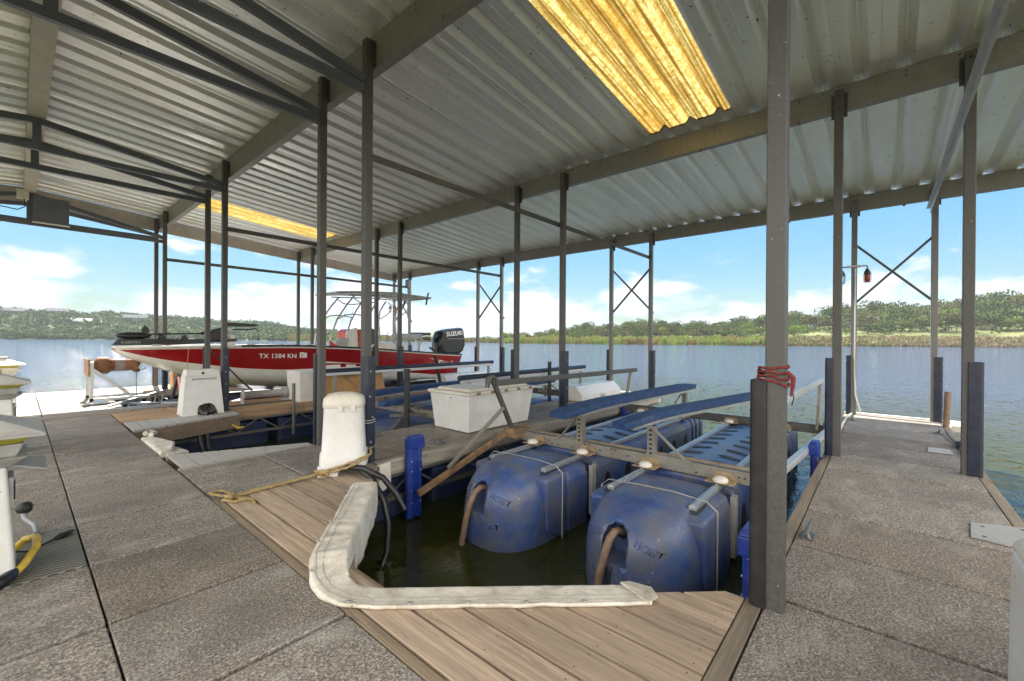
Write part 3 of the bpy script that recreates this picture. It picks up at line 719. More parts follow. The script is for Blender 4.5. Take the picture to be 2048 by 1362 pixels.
# ------------------------------------------------------------------ canvas bumper
def canvas():
    r = root('dock_bumper', (1.5, 2.4, 0), 'long white canvas-covered padded bumper bent round the near slip edge', 'bumper')
    # centre line on deck, section in the plane across it
    path = [(2.19, 3.78), (1.95, 3.49), (1.72, 3.2), (1.5, 2.95), (1.33, 2.73), (1.24, 2.55), (1.22, 2.42), (1.26, 2.29), (1.35, 2.16), (1.5, 2.0), (1.75, 1.73), (2.0, 1.46), (2.2, 1.24), (2.40, 1.03)]
    P = [Vector((x, y, 0)) for x, y in path]
    # resample
    D = [0]
    for a, b_ in zip(P, P[1:]): D.append(D[-1]+(b_-a).length)
    N = 120; secs = []
    for k in range(N+1):
        d = D[-1]*k/N; j = max(i for i in range(len(D)) if D[i] <= d+1e-9); j = min(j, len(P)-2)
        t = (d-D[j])/(D[j+1]-D[j]); c = P[j].lerp(P[j+1], t)
        j0 = max(0, j-(0 if t > .5 else 1)); tg = (P[min(j+1+(1 if t > .5 else 0), len(P)-1)]-P[j0]).normalized()
        nrm = Vector((tg.y, -tg.x, 0))*-1                     # towards the slip
        if nrm.dot(Vector((2.6, 2.5, 0))-c) < 0: nrm = -nrm
        u = d/D[-1]
        f = 1-min(1, max(0, (u-.38)/.15)); f = f*f*(3-2*f)      # 1 = thick box, 0 = flat draped strip
        wi = .125*f+.095*(1-f); wo = .115*f+.095*(1-f); top = .11*f+.028*(1-f); bot = -.27*f+(-.06)*(1-f)
        crease = .008*mnoise.noise(Vector((d*9, 1.3, 0)))+.006*mnoise.noise(Vector((d*26, 4, 0)))*(1 if .3 < u < .6 else .35)
        if .24 < u < .5: crease *= 3.6
        pr = []
        sec = [(-wo, .004), (-wo+.005, .02+.6*top), (-wo+.02, top*.98), (-wo*.6, top+crease*.7), (-wo*.2, top+crease), (wi*.4, top+crease*.8), (wi-.022, top+crease*.5), (wi, top*.96), (wi+.004, top*.8), (wi+.012*f+crease*.6, (top+bot)/2), (wi-crease, bot+.02), (wi-.03, bot), (wi*.3, min(.003, bot+.1) if f < .3 else -.05), (-wo+.05, .002)]
        for q, (a_, z) in enumerate(sec):
            a2 = a_ + (.007*mnoise.noise(Vector((d*12, q*.7, 2))) if 1 < q < 10 else .012*mnoise.noise(Vector((d*7, 8, 2))))
            pr.append(tuple(c+nrm*a2+Vector((0, 0, z+.004*mnoise.noise(Vector((d*30, q, 5)))))))
        secs.append(pr)
    m = MB(); m.loft(secs); o = m.build('cover', 'canvas_white', r)
    sb = o.modifiers.new('sub', 'SUBSURF'); sb.levels = 1; sb.render_levels = 1
    st = MB()
    for q in (3, 4):
        pts = [Vector(secs[k][q])+Vector((0, 0, .004)) for k in range(2, N-1, 2)]; st.tube(pts, .0022, 4)
    st.build('seam', 'cap_grey', r)
    for k in range(8, 118, 11):
        g = MB(); p = Vector(secs[k][2])+Vector((0, 0, .006)); g.lathe([(.003, 0), (.012, 0), (.012, .004), (.006, .006), (.003, .006)], tuple(p), seg=10); g.build('grommet', 'aluminium', r)
    e = MB(); a = Vector(secs[-1][2]); e.add([a+Vector((-.03, .0, .0)), a+Vector((.10, .0, -.02)), a+Vector((.17, .07, -.022)), a+Vector((.12, .19, -.01)), a+Vector((.0, .19, .035))], [(0, 1, 2, 3, 4)])
    e.ext([tuple(v) for v in e.v[:5]], (0, 0, -.006)); e.build('end_flap', 'canvas_white', r)
canvas()

# ================================================================== ROOF
def zr(x): return 5.46-.0848*abs(x-.2)
GE = 17.22
def roof():
    r = root('dock_roof', (0, 5, 5), 'pale corrugated metal gable roof over the whole boat dock', 'roof')
    per = .4084
    def prof(y):    # height offset: major rib every .34 m, two small ribs in the pan
        t = (y/per) % 1.0
        def trap(c, w, top, h):
            d = abs(t-c); 
            return h if d <= top/2 else (h*(1-(d-top/2)/((w-top)/2)) if d < w/2 else 0)
        return trap(.5, .25, .17, .078)+trap(.87, .10, .04, .018)+trap(.13, .10, .04, .018)
    br = sorted(set([.5+s*k for s in (-1, 1) for k in (.085, .125)]+[.87+s*k for s in (-1, 1) for k in (.02, .05)]+[.13+s*k for s in (-1, 1) for k in (.02, .05)]))
    def sheet(y0, n, x0, x1, name, mat, dz=0):
        ys = [y0]
        for k in range(n): ys += [y0+(k+t)*per for t in br]
        ys.append(y0+n*per)
        b = MB(); m = len(ys)
        vs = [(x, y, zr(x)+prof(y)+dz) for x in (x0, x1) for y in ys]
        b.add(vs, [(i, i+1, m+i+1, m+i) for i in range(m-1)])
        o = b.build(name, mat, r, fix=False)
        sd_ = o.modifiers.new('solid', 'SOLIDIFY'); sd_.thickness = .0025; sd_.offset = 1
        return o
    y = GE-50*per; cnt = 0
    for n in [3]*13+[2]+[3]*3:
        lights = []; k = cnt; cnt += 1
        if k == 4: lights = [(2.95, 6.80)]
        if k == 14: lights = [(2.95, 6.85)]
        if lights:
            a, c = lights[0]
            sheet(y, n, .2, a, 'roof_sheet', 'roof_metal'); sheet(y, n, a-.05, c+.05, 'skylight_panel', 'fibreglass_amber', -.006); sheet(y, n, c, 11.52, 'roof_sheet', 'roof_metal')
        else: sheet(y, n, .2, 11.52, 'roof_sheet', 'roof_metal')
        sheet(y, n, -2.75, .2, 'roof_sheet', 'roof_metal')
        y += n*per
    yend = y
    # purlin beams along the dock: C section with lips
    def beam(x, zb, zt, w, mat='beam_steel'):
        b = MB(); y0, y1 = -3.1, GE-.05
        b.box((x-w/2, y0, zb+.006), (x-w/2+.006, y1, zt)); b.box((x-w/2, y0, zb), (x+w/2, y1, zb+.0055)); b.box((x-w/2+.0065, y0, zt-.006), (x+w/2, y1, zt))
        b.box((x+w/2-.005, y0, zb+.006), (x+w/2, y1, zb+.03)); b.box((x+w/2-.005, y0, zt-.03), (x+w/2, y1, zt-.0065))
        m = MB(); yy = y0+.3
        while yy < y1:
            for dz in (.05, .11): m.lathe([(.0001, 0), (.011, 0), (.011, .007), (.0001, .008)], (x-w/2, yy, zt-dz), 'x', 6) if random.random() < .6 else None
            yy += random.choice([.3, .45, 1.1])
        for q in range(len(m.v)): m.v[q] = (2*(x-w/2)-m.v[q][0], m.v[q][1], m.v[q][2])
        b.m = 1; b.add(m.v, m.f); b.build('roof_beam', [mat, 'dark_steel'], r)
    for x, zb in ((R1+.12, 4.80), (R2+.12, 4.545), (R3+.10, 4.20)): beam(x, zb, zr(x)-.004, .11)
    beam(-R1+.35, 4.80, zr(-R1+.35)-.004, .11)
    beam(.20, 4.99, zr(.32)-.004, .2, 'roof_edge')
    for x, y in ((R2+.05, .9), (R2+.05, 2.2), (R3+.04, -.3), (R3+.04, 1.6), (R1+.05, 3.4), (R2+.05, 6.9), (R3+.04, 7.7)):
        b = MB(); b.lathe([(.004, .0), (.018, -.012), (.024, -.035), (.014, -.055), (.003, -.062)], (x-.02, y, (4.80 if x < 4 else 4.545 if x < 9 else 4.20)+.0), 'z', 8); b.build('mud_nest', 'rusty_steel', r)
    # gable fascia, follows the slope
    for s in (1, -1):
        b = MB(); x1 = 11.55 if s > 0 else -2.75
        b.ext([(.2, GE-.02, 5.46-.005), (x1, GE-.02, zr(x1)-.005), (x1, GE-.02, zr(x1)-.34), (.2, GE-.02, 5.46-.46)], (0, .05, 0)); b.build('gable_fascia', 'roof_edge', r)
    # eave gutter strip
    b = MB(); b.box((11.50, -3.15, zr(11.5)-.03), (11.53, GE, zr(11.5)-.006)); b.build('eave_trim', 'roof_edge', r)
roof()

# ------------------------------------------------------------------ posts with rubber guards
def post(i, k):
    x, y = ROWS[i], YS[k]; f = k//2; far = k % 2
    rowd = ['walkway end', 'middle', 'lake end'][i]
    sided = 'left side' if far else 'right side'
    lab = f'steel post at the {rowd}, {sided} of the {FN[f]}'
    if (i, k) == (0, 1): lab = 'nearest galvanised roof post, red cloth tied round it above its black guard'
    if (i, k) == (2, 1): lab = 'steel lake-end post of the right finger dock carrying two cage lights'
    r = root('roof_post', (x, y, 0), lab, 'post', 'galvanised posts holding up the dock roof')
    zt = zr(x)-.10; hw = .048
    b = MB(); b.box((x-hw, y-hw, -.25), (x+hw, y+hw, zt)); b.build('post_tube', 'galvanised_dark' if i < 2 else 'galvanised', r, .006)
    b = MB()
    for z in (zt-.08, zt-.26): b.lathe([(.0001, 0), (.014, 0), (.014, .012), (.0001, .014)], (x-hw-.014, y, z), 'x', 6)
    b.build('bolt', 'dark_steel', r)
    m = MB(); m.box((x+hw+.001, y-.085, zt-.34), (x+hw+.012, y+.085, zt-.02))
    for dz in (.06, .16, .28):
        for dy in (-.066, .066): m.box((x+hw-.012, y+dy-.009, zt-dz-.009), (x+hw+.02, y+dy+.009, zt-dz+.009))
    m.build('gusset_plate', 'galvanised_dark', r, .002)
    s = 1 if far else -1       # guard faces the slip
    mat = 'black_rubber' if (k in (0, 1) and i == 0) else 'navy_rubber'
    b = MB(); n = 10; zt2 = 1.28 if i < 2 else 1.22; zb = -.0
    pr = []
    w = .066
    e0 = .05 if not far else .012
    pr = [(x-w, y+s*(hw-e0)), (x-w, y+s*(hw+.045))]+[(x-w+.03*(1-math.cos(a)), y+s*(hw+.045+.03*math.sin(a))) for a in (.5, 1.0, 1.5)]+[(x+w-.03*(1-math.cos(a)), y+s*(hw+.045+.03*math.sin(a))) for a in (1.5, 1.0, .5)]+[(x+w, y+s*(hw+.045)), (x+w, y+s*(hw-e0)), (x+w-.012, y+s*(hw-e0)), (x+w-.012, y+s*(hw+.002)), (x-w+.012, y+s*(hw+.002)), (x-w+.012, y+s*(hw-e0))]
    b.prism(pr, zb, zt2); g = b.build('rubber_guard', mat, r, .004)
    m = MB()
    for z in (.25, .55, .8, 1.1):
        yy = y+s*(hw+.075); m.lathe([(.0001, -.002), (.012, -.002), (.012, .006), (.0001, .008)] if s > 0 else [(.0001, -.008), (.012, -.006), (.012, .002), (.0001, .002)], (x+random.uniform(-.02, .02), yy, z), 'y', 8)
    m.build('guard_screw', 'aluminium', r)
for i in range(3):
    for k in range(8):
        post(i, k)
# trusses across the walkway
def truss(k):
    y = YS[k]; zb = 4.53 if k != 6 else 4.26
    names = ['behind the nearest post', 'from the nearest post', 'from the post with the wired navy guard', 'from the post behind the round-topped pedestal', 'from the near post by the arched pedestal', 'just past the arched pedestal', 'lowest one, holding the dark square board', 'last one, against the gable end']
    r = root('roof_truss', (.2, y, 4.5), f'dark steel truss over the walkway, {names[k]}', 'truss', 'roof trusses over the walkway')
    xp = R1-.05; w = .065
    for nm, a, c in (('bottom_chord', (xp, y, zb), (-2.35, y, zb)), ('top_chord', (xp, y, zb+.11), (.2, y, 4.96)), ('top_chord', (.2, y, 4.96), (-2.35, y, zb+.11))):
        b = MB(); b.bar(a, c, w, w*1.5); b.build(nm, 'truss_steel', r)
    b = MB(); b.bar((.2+.0, y-.002, zb-.03), (.2, y-.002, 5.05), .10, .07, (0, 1, 0)); b.build('king_post', 'truss_steel', r)
for k in range(8): truss(k)
# tie bars from post to post out to the lake end
for j, k in enumerate((0, 2, 4, 6)):
    y = YS[k]; z = 3.76 if k else 3.98
    lab = ['light grey tie bar running high along the right finger dock', 'dark tie bar running over the finger dock with the white dock box', 'dark tie bar running over the finger dock with the brown-lidded box', 'thin tie bar running over the farthest finger dock'][j]
    r = root('tie_bar', (R2, y, z), lab, 'tie bar', 'tie bars along the finger docks')
    b = MB(); yy = y+(.055 if k else .06)*(1)
    hh = .045 if k else .055; b.box((R1+.05, yy, z-hh), (R3+.02, yy+.006, z+hh)); b.box((R1+.05, yy+.0065, z+hh-.006), (R3+.02, yy+.06, z+hh)); b.build('angle_bar', 'galvanised_light' if k == 0 else 'galvanised_dark', r)
    b = MB()
    for x in ROWS: b.lathe([(.0001, -.012), (.014, -.012), (.014, 0), (.0001, .0)], (x, yy, z), 'y', 6)
    b.build('bolt', 'dark_steel', r)
for j in range(4):
    ya, yb = YS[2*j], YS[2*j+1]; x = R3+.055
    lab = ['at the lake end of the right finger dock', 'at the lake end of the dock with the white box', 'at the lake end of the dock behind the outboard motor', 'at the far corner beside the orange lamp']
    r = root('cross_brace', (x, (ya+yb)/2, 2.9), 'X-shaped cross brace '+lab[j], 'brace', 'cross braces at the lake ends')
    b = MB(); b.bar((x, ya-.03, 3.55), (x, yb+.03, 2.24), .04, .006 if 0 else .045, (1, 0, 0)); b.build('brace_bar', 'galvanised_dark', r)
    b = MB(); b.bar((x+.05, ya-.03, 2.24), (x+.05, yb+.03, 3.55), .04, .045, (1, 0, 0)); b.build('brace_bar', 'galvanised_dark', r)

# hanging board on the far truss
r = root('hanging_board', (.55, 15.5, 4.2), 'dark slate-grey square board with white lower edge hanging under the ridge at far left', 'board')
b = MB(); b.box((.24, 15.50, 4.28), (.85, 15.55, 4.90)); b.build('panel', 'sign_slate', r, .004)
b = MB(); b.box((.23, 15.48, 4.25), (.86, 15.56, 4.278)); b.build('bottom_rail', 'hull_white', r, .003)
b = MB(); b.bar((.28, 15.56, 4.6), (.28, 15.70, 4.6), .03, .03); b.bar((.8, 15.56, 4.6), (.8, 15.70, 4.6), .03, .03); b.build('bracket', 'dark_steel', r)
r = root('junction_box', (.05, 15.6, 4.75), 'small cream electrical box with a cable under the ridge beside the slate board', 'electrical box')
b = MB(); b.box((-.02, 15.5, 4.78), (.18, 15.62, 5.0)); b.build('box', 'cream_plastic', r, .01)
b = MB(); b.tube([(.1, 15.52, 4.78), (.12, 15.5, 4.6), (.0, 15.5, 4.5), (-.5, 15.5, 4.55), (-1.6, 15.5, 4.7)], .012, 6); b.build('cable', 'black_plastic', r)

# cage lights
def cage_light(x, y, z, post_y, s, colours, label, group='twin cage lights on the lake-end posts'):
    r = root('cage_light', (x, post_y, z), label, 'light', group)
    b = MB(); b.box((x-.115, post_y-.13, z-.02), (x-.05, post_y+.13, z+.025)); b.build('junction_box', 'aluminium', r, .012)
    for dy, cm in zip((.20, -.21), colours):
        b = MB(); yy = post_y+dy; sg = 1 if dy > 0 else -1; xx = x-.085
        b.tube([(xx, post_y+sg*.12, z), (xx, yy-sg*.02, z+.005), (xx, yy, z-.02), (xx, yy, z-.07)], .012, 8); b.build('arm', 'dark_steel', r)
        b = MB(); b.lathe([(.018, 0), (.03, -.02), (.05, -.06), (.058, -.10), (.058, -.115)], (xx, yy, z-.06)); lamp = b.build('cap', 'dark_steel', r)
        b = MB(); b.lathe([(.040, -.112), (.043, -.16), (.043, -.235), (.03, -.265), (.002, -.275)], (xx, yy, z-.06)); g = b.build('globe', cm, r); g.parent = lamp
        b = MB()
        for q in range(8):
            a = q*PI/4; c, s_ = math.cos(a), math.sin(a)
            b.tube([(xx+.058*c, yy+.058*s_, z-.16), (xx+.062*c, yy+.062*s_, z-.25), (xx+.058*c, yy+.058*s_, z-.325), (xx+.02*c, yy+.02*s_, z-.345)], .003, 5)
        for h in (-.19, -.235, -.28, -.322):
            b.tube([(xx+.061*math.cos(q*PI/8), yy+.061*math.sin(q*PI/8), z+h) for q in range(17)], .003, 5)
        g = b.build('wire_cage', 'dark_steel', r); g.parent = lamp
cage_light(R3, YS[1], 3.03, YS[1], 1, ['clear_glass', 'lamp_red'], 'pair of cage lights, one clear one red, on the right finger dock lake-end post')
cage_light(R3, YS[7], 3.05, YS[7], 1, ['clear_glass', 'lamp_orange'], 'pair of cage lights, one clear one orange, behind the boat canopy')
r = root('electrical_box', (R3, YS[6], 3.9), 'small grey electrical box high on the far lake-end post above the boat canopy', 'electrical box')
b = MB(); b.box((R3-.16, YS[6]-.1, 3.72), (R3-.05, YS[6]+.1, 4.08)); b.build('box', 'galvanised', r, .01)
b = MB(); b.tube([(R3-.1, YS[6], 3.72), (R3-.1, YS[6], 2.4)], .014, 6); b.build('conduit', 'galvanised', r)
r = root('conduit', (R3, YS[1], 0), 'light grey conduit running down the post under the cage lights', 'pipe')
b = MB(); x = R3-.07; y = YS[1]-.02; b.tube([(x, y, 3.0), (x, y, .9), (x-.01, y-.02, .4), (x-.03, y-.09, .12), (x-.03, y-.1, .03)], .014, 7); b.build('pipe', 'galvanised_light', r)
# red cloth
r = root('tie_cloth', (R1, YS[1], 1.33), 'faded red cloth strip wrapped and knotted around the nearest post', 'cloth')
for z0, dz, s in ((1.345, .012, 1.0), (1.33, -.01, 1.04), (1.315, -.03, 1.02), (1.30, -.05, 1.06)):
    b = MB(); pts = []
    for k in range(25):
        a = 2*PI*k/24; c, s_ = math.cos(a), math.sin(a); q = .055*s/max(abs(c), abs(s_))**.85
        pts.append((R1+q*c, YS[1]+q*s_*(1.0 if s_ < 0 else 1.5), z0+dz*(.5-.5*s_)+.004*math.sin(5*a+z0*90)))
    b.tube(pts, [.007+.002*math.sin(3*k) for k in range(25)], 5); b.build('wrap', 'red_cloth', r)
b = MB(); b.tube([(R1-.05, YS[1]-.06, 1.33), (R1-.07, YS[1]-.09, 1.30), (R1-.05, YS[1]-.085, 1.25), (R1-.05, YS[1]-.075, 1.2)], [.012, .014, .010, .005], 6); b.build('knot', 'red_cloth', r)
b = MB(); b.tube([(R1-.05, YS[1]-.08, 1.25), (R1-.05, YS[1]-.09, 1.19), (R1-.05, YS[1]-.08, 1.15)], .003, 5); b.build('cord', 'black_plastic', r)

# ================================================================== BOAT LIFTS
def ssec(x, yc, hw, zt, zb, n=36, e=4.5, crown=0):
    """rounded-box section of a float"""
    out = []
    for k in range(n):
        a = 2*PI*k/n+PI/n; c, s = math.cos(a), math.sin(a)
        r = (abs(c)**e+abs(s)**e)**(-1/e)
        zc, hh = (zt+zb)/2, (zt-zb)/2
        z = zc+hh*s*r
        y = yc+hw*c*r
        if s > .3: z += crown*(1-(c*r)**2)
        out.append((x, y, z))
    return out
def pontoon(r, yc, hw, x0, x1, side):
    zt, zb = -.10, -1.15
    # bulbous bow unit with a hose recess
    secs = []; N = 18
    for k in range(N+1):
        t = (k/N)**1.5; x = x0-.05+.87*t
        g = min(1, t/.66); g = math.sqrt(max(0, 1-(1-g)**2.1))
        secs.append(ssec(x, yc, hw*(.12+.86*g), zt+.14-(1-g)*.46, zb, 48, 2.5+1.0*t, 0.0))
    m = MB(); m.loft(secs)
    o = m.build('float', 'pontoon_blue', r)
    m = MB(); arch = [(-.12, -.40), (-.12, -.20), (-.095, -.13), (-.04, -.095), (.04, -.095), (.095, -.13), (.12, -.20), (.12, -.40)]
    m.loft([[(x0-.4, yc+.05+y*1.35, z-.05) for y, z in arch], [(x0+.21, yc+.05+y*.85, z-.02) for y, z in arch]], smooth=False)
    c_ = m.build('cutter', 'pontoon_blue', r); cut(o, c_)
    m = MB(); m.lathe([(.001, -.02), (.055, -.02), (.055, .02), (.001, .02)], (x0+.20, yc+.07, -.24), 'x', 14); q = m.build('hose_socket', 'black_rubber', r); q.parent = o
    # square shoulders with rail slots
    for s in (-1, 1):
        m = MB(); ya, yb = yc+s*(hw-.24), yc+s*(hw+.03)
        m.ext([(x0+.50, ya, -.10), (x0+.50, yb, -.10), (x0+.42, yb, -.62), (x0+.42, ya, -.50)], (0, 0, 0)) if 0 else None
        y0_, y1_ = min(ya, yb), max(ya, yb)
        vs = [(x0+.46, y0_, -.66), (x0+.46, y1_, -.66), (x0+.86, y1_, -.85), (x0+.86, y0_, -.85), (x0+.44, y0_, -.06), (x0+.44, y1_, -.06), (x0+.86, y1_, -.045), (x0+.86, y0_, -.045)]
        if s > 0: vs[0] = (x0+.62, y0_, -.60)
        else: vs[1] = (x0+.62, y1_, -.60)
        m.add(vs, [(0, 3, 2, 1), (4, 5, 6, 7), (0, 1, 5, 4), (1, 2, 6, 5), (2, 3, 7, 6), (3, 0, 4, 7)]); q = m.build('shoulder', 'pontoon_blue', r, .045, 3); q.parent = o
        m = MB(); yy = yc+s*(hw-.13); m.box((x0+.56, yy-.055, -.045), (x0+.84, yy+.055, -.041)); q = m.build('rail_slot', 'black_rubber', r, .0); q.parent = o
        m = MB(); m.box((x0+.60, yy-.035, -.040), (x1-.15, yy+.035, .0)); m.box((x0+.60, yy-.012, .001), (x1-.15, yy+.012, .012)); m.build('top_rail', 'aluminium', r, .004)
    # ribs: short blocks then the long body
    def block(xa, xb, hwf=1.0, zt_=-.06, crown=0.03):
        m = MB(); c = .03; m.loft([ssec(xa, yc, (hw-.03)*hwf, zt_-.03, zb, 44, 9, crown*.5), ssec(xa+c, yc, hw*hwf, zt_, zb, 44, 9, crown), ssec(xb-c, yc, hw*hwf, zt_, zb, 44, 9, crown), ssec(xb, yc, (hw-.03)*hwf, zt_-.03, zb, 44, 9, crown*.5)], smooth=False)
        return m.build('float', 'pontoon_blue', r, .012)
    block(x0+.94, x0+1.40)
    m = MB(); m.box((x0+.80, yc-hw+.07, -1.1), (x1-.1, yc+hw-.07, -.16)); m.build('inner_frame', 'navy_float', r)
    for k in range(2):
        x = x0+1.46+k*.07; m = MB(); m.bar((x, yc-hw-.0, -.75), (x, yc-hw-.0, -.12), .05, .02, (1, 0, 0)); m.bar((x, yc+hw, -.75), (x, yc+hw, -.12), .05, .02, (1, 0, 0)); m.build('strap_post', 'cap_grey', r)
    L0, L1 = x0+1.62, x1-.75
    o2 = block(L0, L1, 1, -.07, .075)
    def ovals(x, y, z, rx, ry, rot=0, nrm='z'):
        m = MB(); pts = []
        for k in range(16):
            a = 2*PI*k/16; u, v = rx*math.cos(a), ry*math.sin(a)
            pts.append((x+u, y+v, z) if nrm == 'z' else (x+u, y, z+v))
        m.ext(pts, (0, 0, .006) if nrm == 'z' else (0, -.006*(1 if nrm == 'yn' else -1), 0)); q = m.build('slot', 'black_rubber', r); q.parent = o2
    x = L0+.25
    while x < L1-.15:
        for s in (-1, 1):
            m = MB(); pts = []
            for k in range(16):
                a = 2*PI*k/16; py = s*hw*.42+.13*math.sin(a)
                pts.append((x+.055*math.cos(a), yc+py, -.066+.075*(1-(py/hw)**2)))
            m.ext(pts, (0, 0, .006)); q = m.build('slot', 'black_rubber', r); q.parent = o2
        x += .36
    x = L0+.28
    while x < L1-.1:
        for s, nn in ((-1, 'yn'), (1, 'yp')): 
            ovals(x, yc+s*(hw+.002), -.52, .10, .22, 0, nn)
        x += .62
    for k in range(3):
        block(L1+.06+k*.24, L1+.24+k*.24, .99)
    # white strap over the bow unit
    m = MB(); xs = x0+.74
    pts = [(xs, yc-hw-.045, -.8), (xs, yc-hw-.045, -.05), (xs, yc-hw+.05, .022), (xs-.02, yc-hw*.4, .05), (xs-.03, yc+hw*.3, .045), (xs-.02, yc+hw-.05, .022), (xs, yc+hw+.045, -.06), (xs, yc+hw+.045, -.8)]
    for a, b_ in zip(pts, pts[1:]): m.bar(a, b_, .014, .005, (1, 0, 0) if abs(a[2]-b_[2]) > .3 else (0, 0, 1))
    m.build('strap', 'cap_grey', r)
    m = MB(); m.tube([(x0+.19, yc+.07, -.24), (x0+.12, yc+.07, -.20), (x0+.05, yc+.075, -.19), (x0-.02, yc+.085, -.23), (x0-.075, yc+.10, -.33), (x0-.105, yc+.13, -.5), (x0-.13, yc+.17, -.75), (x0-.15, yc+.2, -1.2)], [.03, .032, .034, .034, .034, .034, .034, .034], 12); m.build('air_hose', 'hose_brown', r)
    m = MB(); m.box((x0+.02, yc-.12, -.2), (x0+.1, yc-.04, -.14)) if 0 else None
def bunk(r, a, b_, mat='bunk_blue', w=.27, h=.085, metal=True, bend=.07):
    """padded bunk: aluminium channel under a blue carpeted board, near end curved down"""
    a, b_ = Vector(a), Vector(b_); secs = []; d = (b_-a).normalized(); sd_ = Vector((d.y, -d.x, 0)).normalized()
    N = 18
    for k in range(N+1):
        t = k/N; p = a.lerp(b_, t); p.z -= bend*max(0, (1-t*3.2))**2*1.0-0.0
        e = .9 if k in (0, N) else 1
        secs.append([tuple(p+sd_*u*w/2*e+Vector((0, 0, v*h/2*e))) for u, v in ((-1, -.75), (-.93, -1), (.93, -1), (1, -.75), (1, .75), (.93, 1), (-.93, 1), (-1, .75))])
    m = MB(); m.loft(secs); m.sm = [False]*len(m.sm); o = m.build('bunk_pad', mat, r)
    m = MB()
    for k in range(N):
        t0, t1 = k/N, (k+1)/N
        p, q = a.lerp(b_, t0), a.lerp(b_, t1); p.z -= bend*max(0, (1-t0*3.2))**2+h/2+.03; q.z -= bend*max(0, (1-t1*3.2))**2+h/2+.03
        if k > 0: m.bar(p, q, w*.5, .055)
    m.build('bunk_channel', 'aluminium', r)
def bracket(r, x, y, z0, z1, lean=.28):
    m = MB(); m.box((x-.004, y-.045, z0-.02), (x+.004, y+.045, z1)); m.box((x+.004, y-.045, z0), (x+.08, y-.038, z1))
    m.bar((x-.006, y+(.04 if lean > 0 else -.04), z1-.03), (x-.006, y+lean, z0+.02), .012, .055, (1, 0, 0)); m.box((x-.012, min(y, y+lean)-.06, z0-.05), (x-.004, max(y, y+lean)+.06, z0+.04))
    o = m.build('bunk_bracket', 'lift_steel', r)
    m = MB()
    k = z0+.03
    while k < z1-.02: m.box((x-.014, y-.018, k), (x-.0125, y+.018, k+.025)); k += .055
    q = m.build('bracket_hole', 'black_rubber', r); q.parent = o
def lift_front(r, x, y0, y1, z0, z1, mat='lift_steel'):
    m = MB(); m.box((x-.004, y0, z0), (x+.004, y1, z1)); m.box((x-.004, y0, z1-.006), (x+.06, y1, z1)); m.box((x-.004, y0, z0), (x+.06, y1, z0+.006)); m.m = 1; y = y0+.05
    while y < y1:
        if random.random() < .55: m.lathe([(.0001, 0), (.011, 0), (.011, .006), (.0001, .008)], (x-.012, y, random.choice([(z0+z1)/2, z1-.03, z0+.04])), 'x', 8)
        y += .055
    m.build('cross_beam', [mat, 'dark_steel'], r)
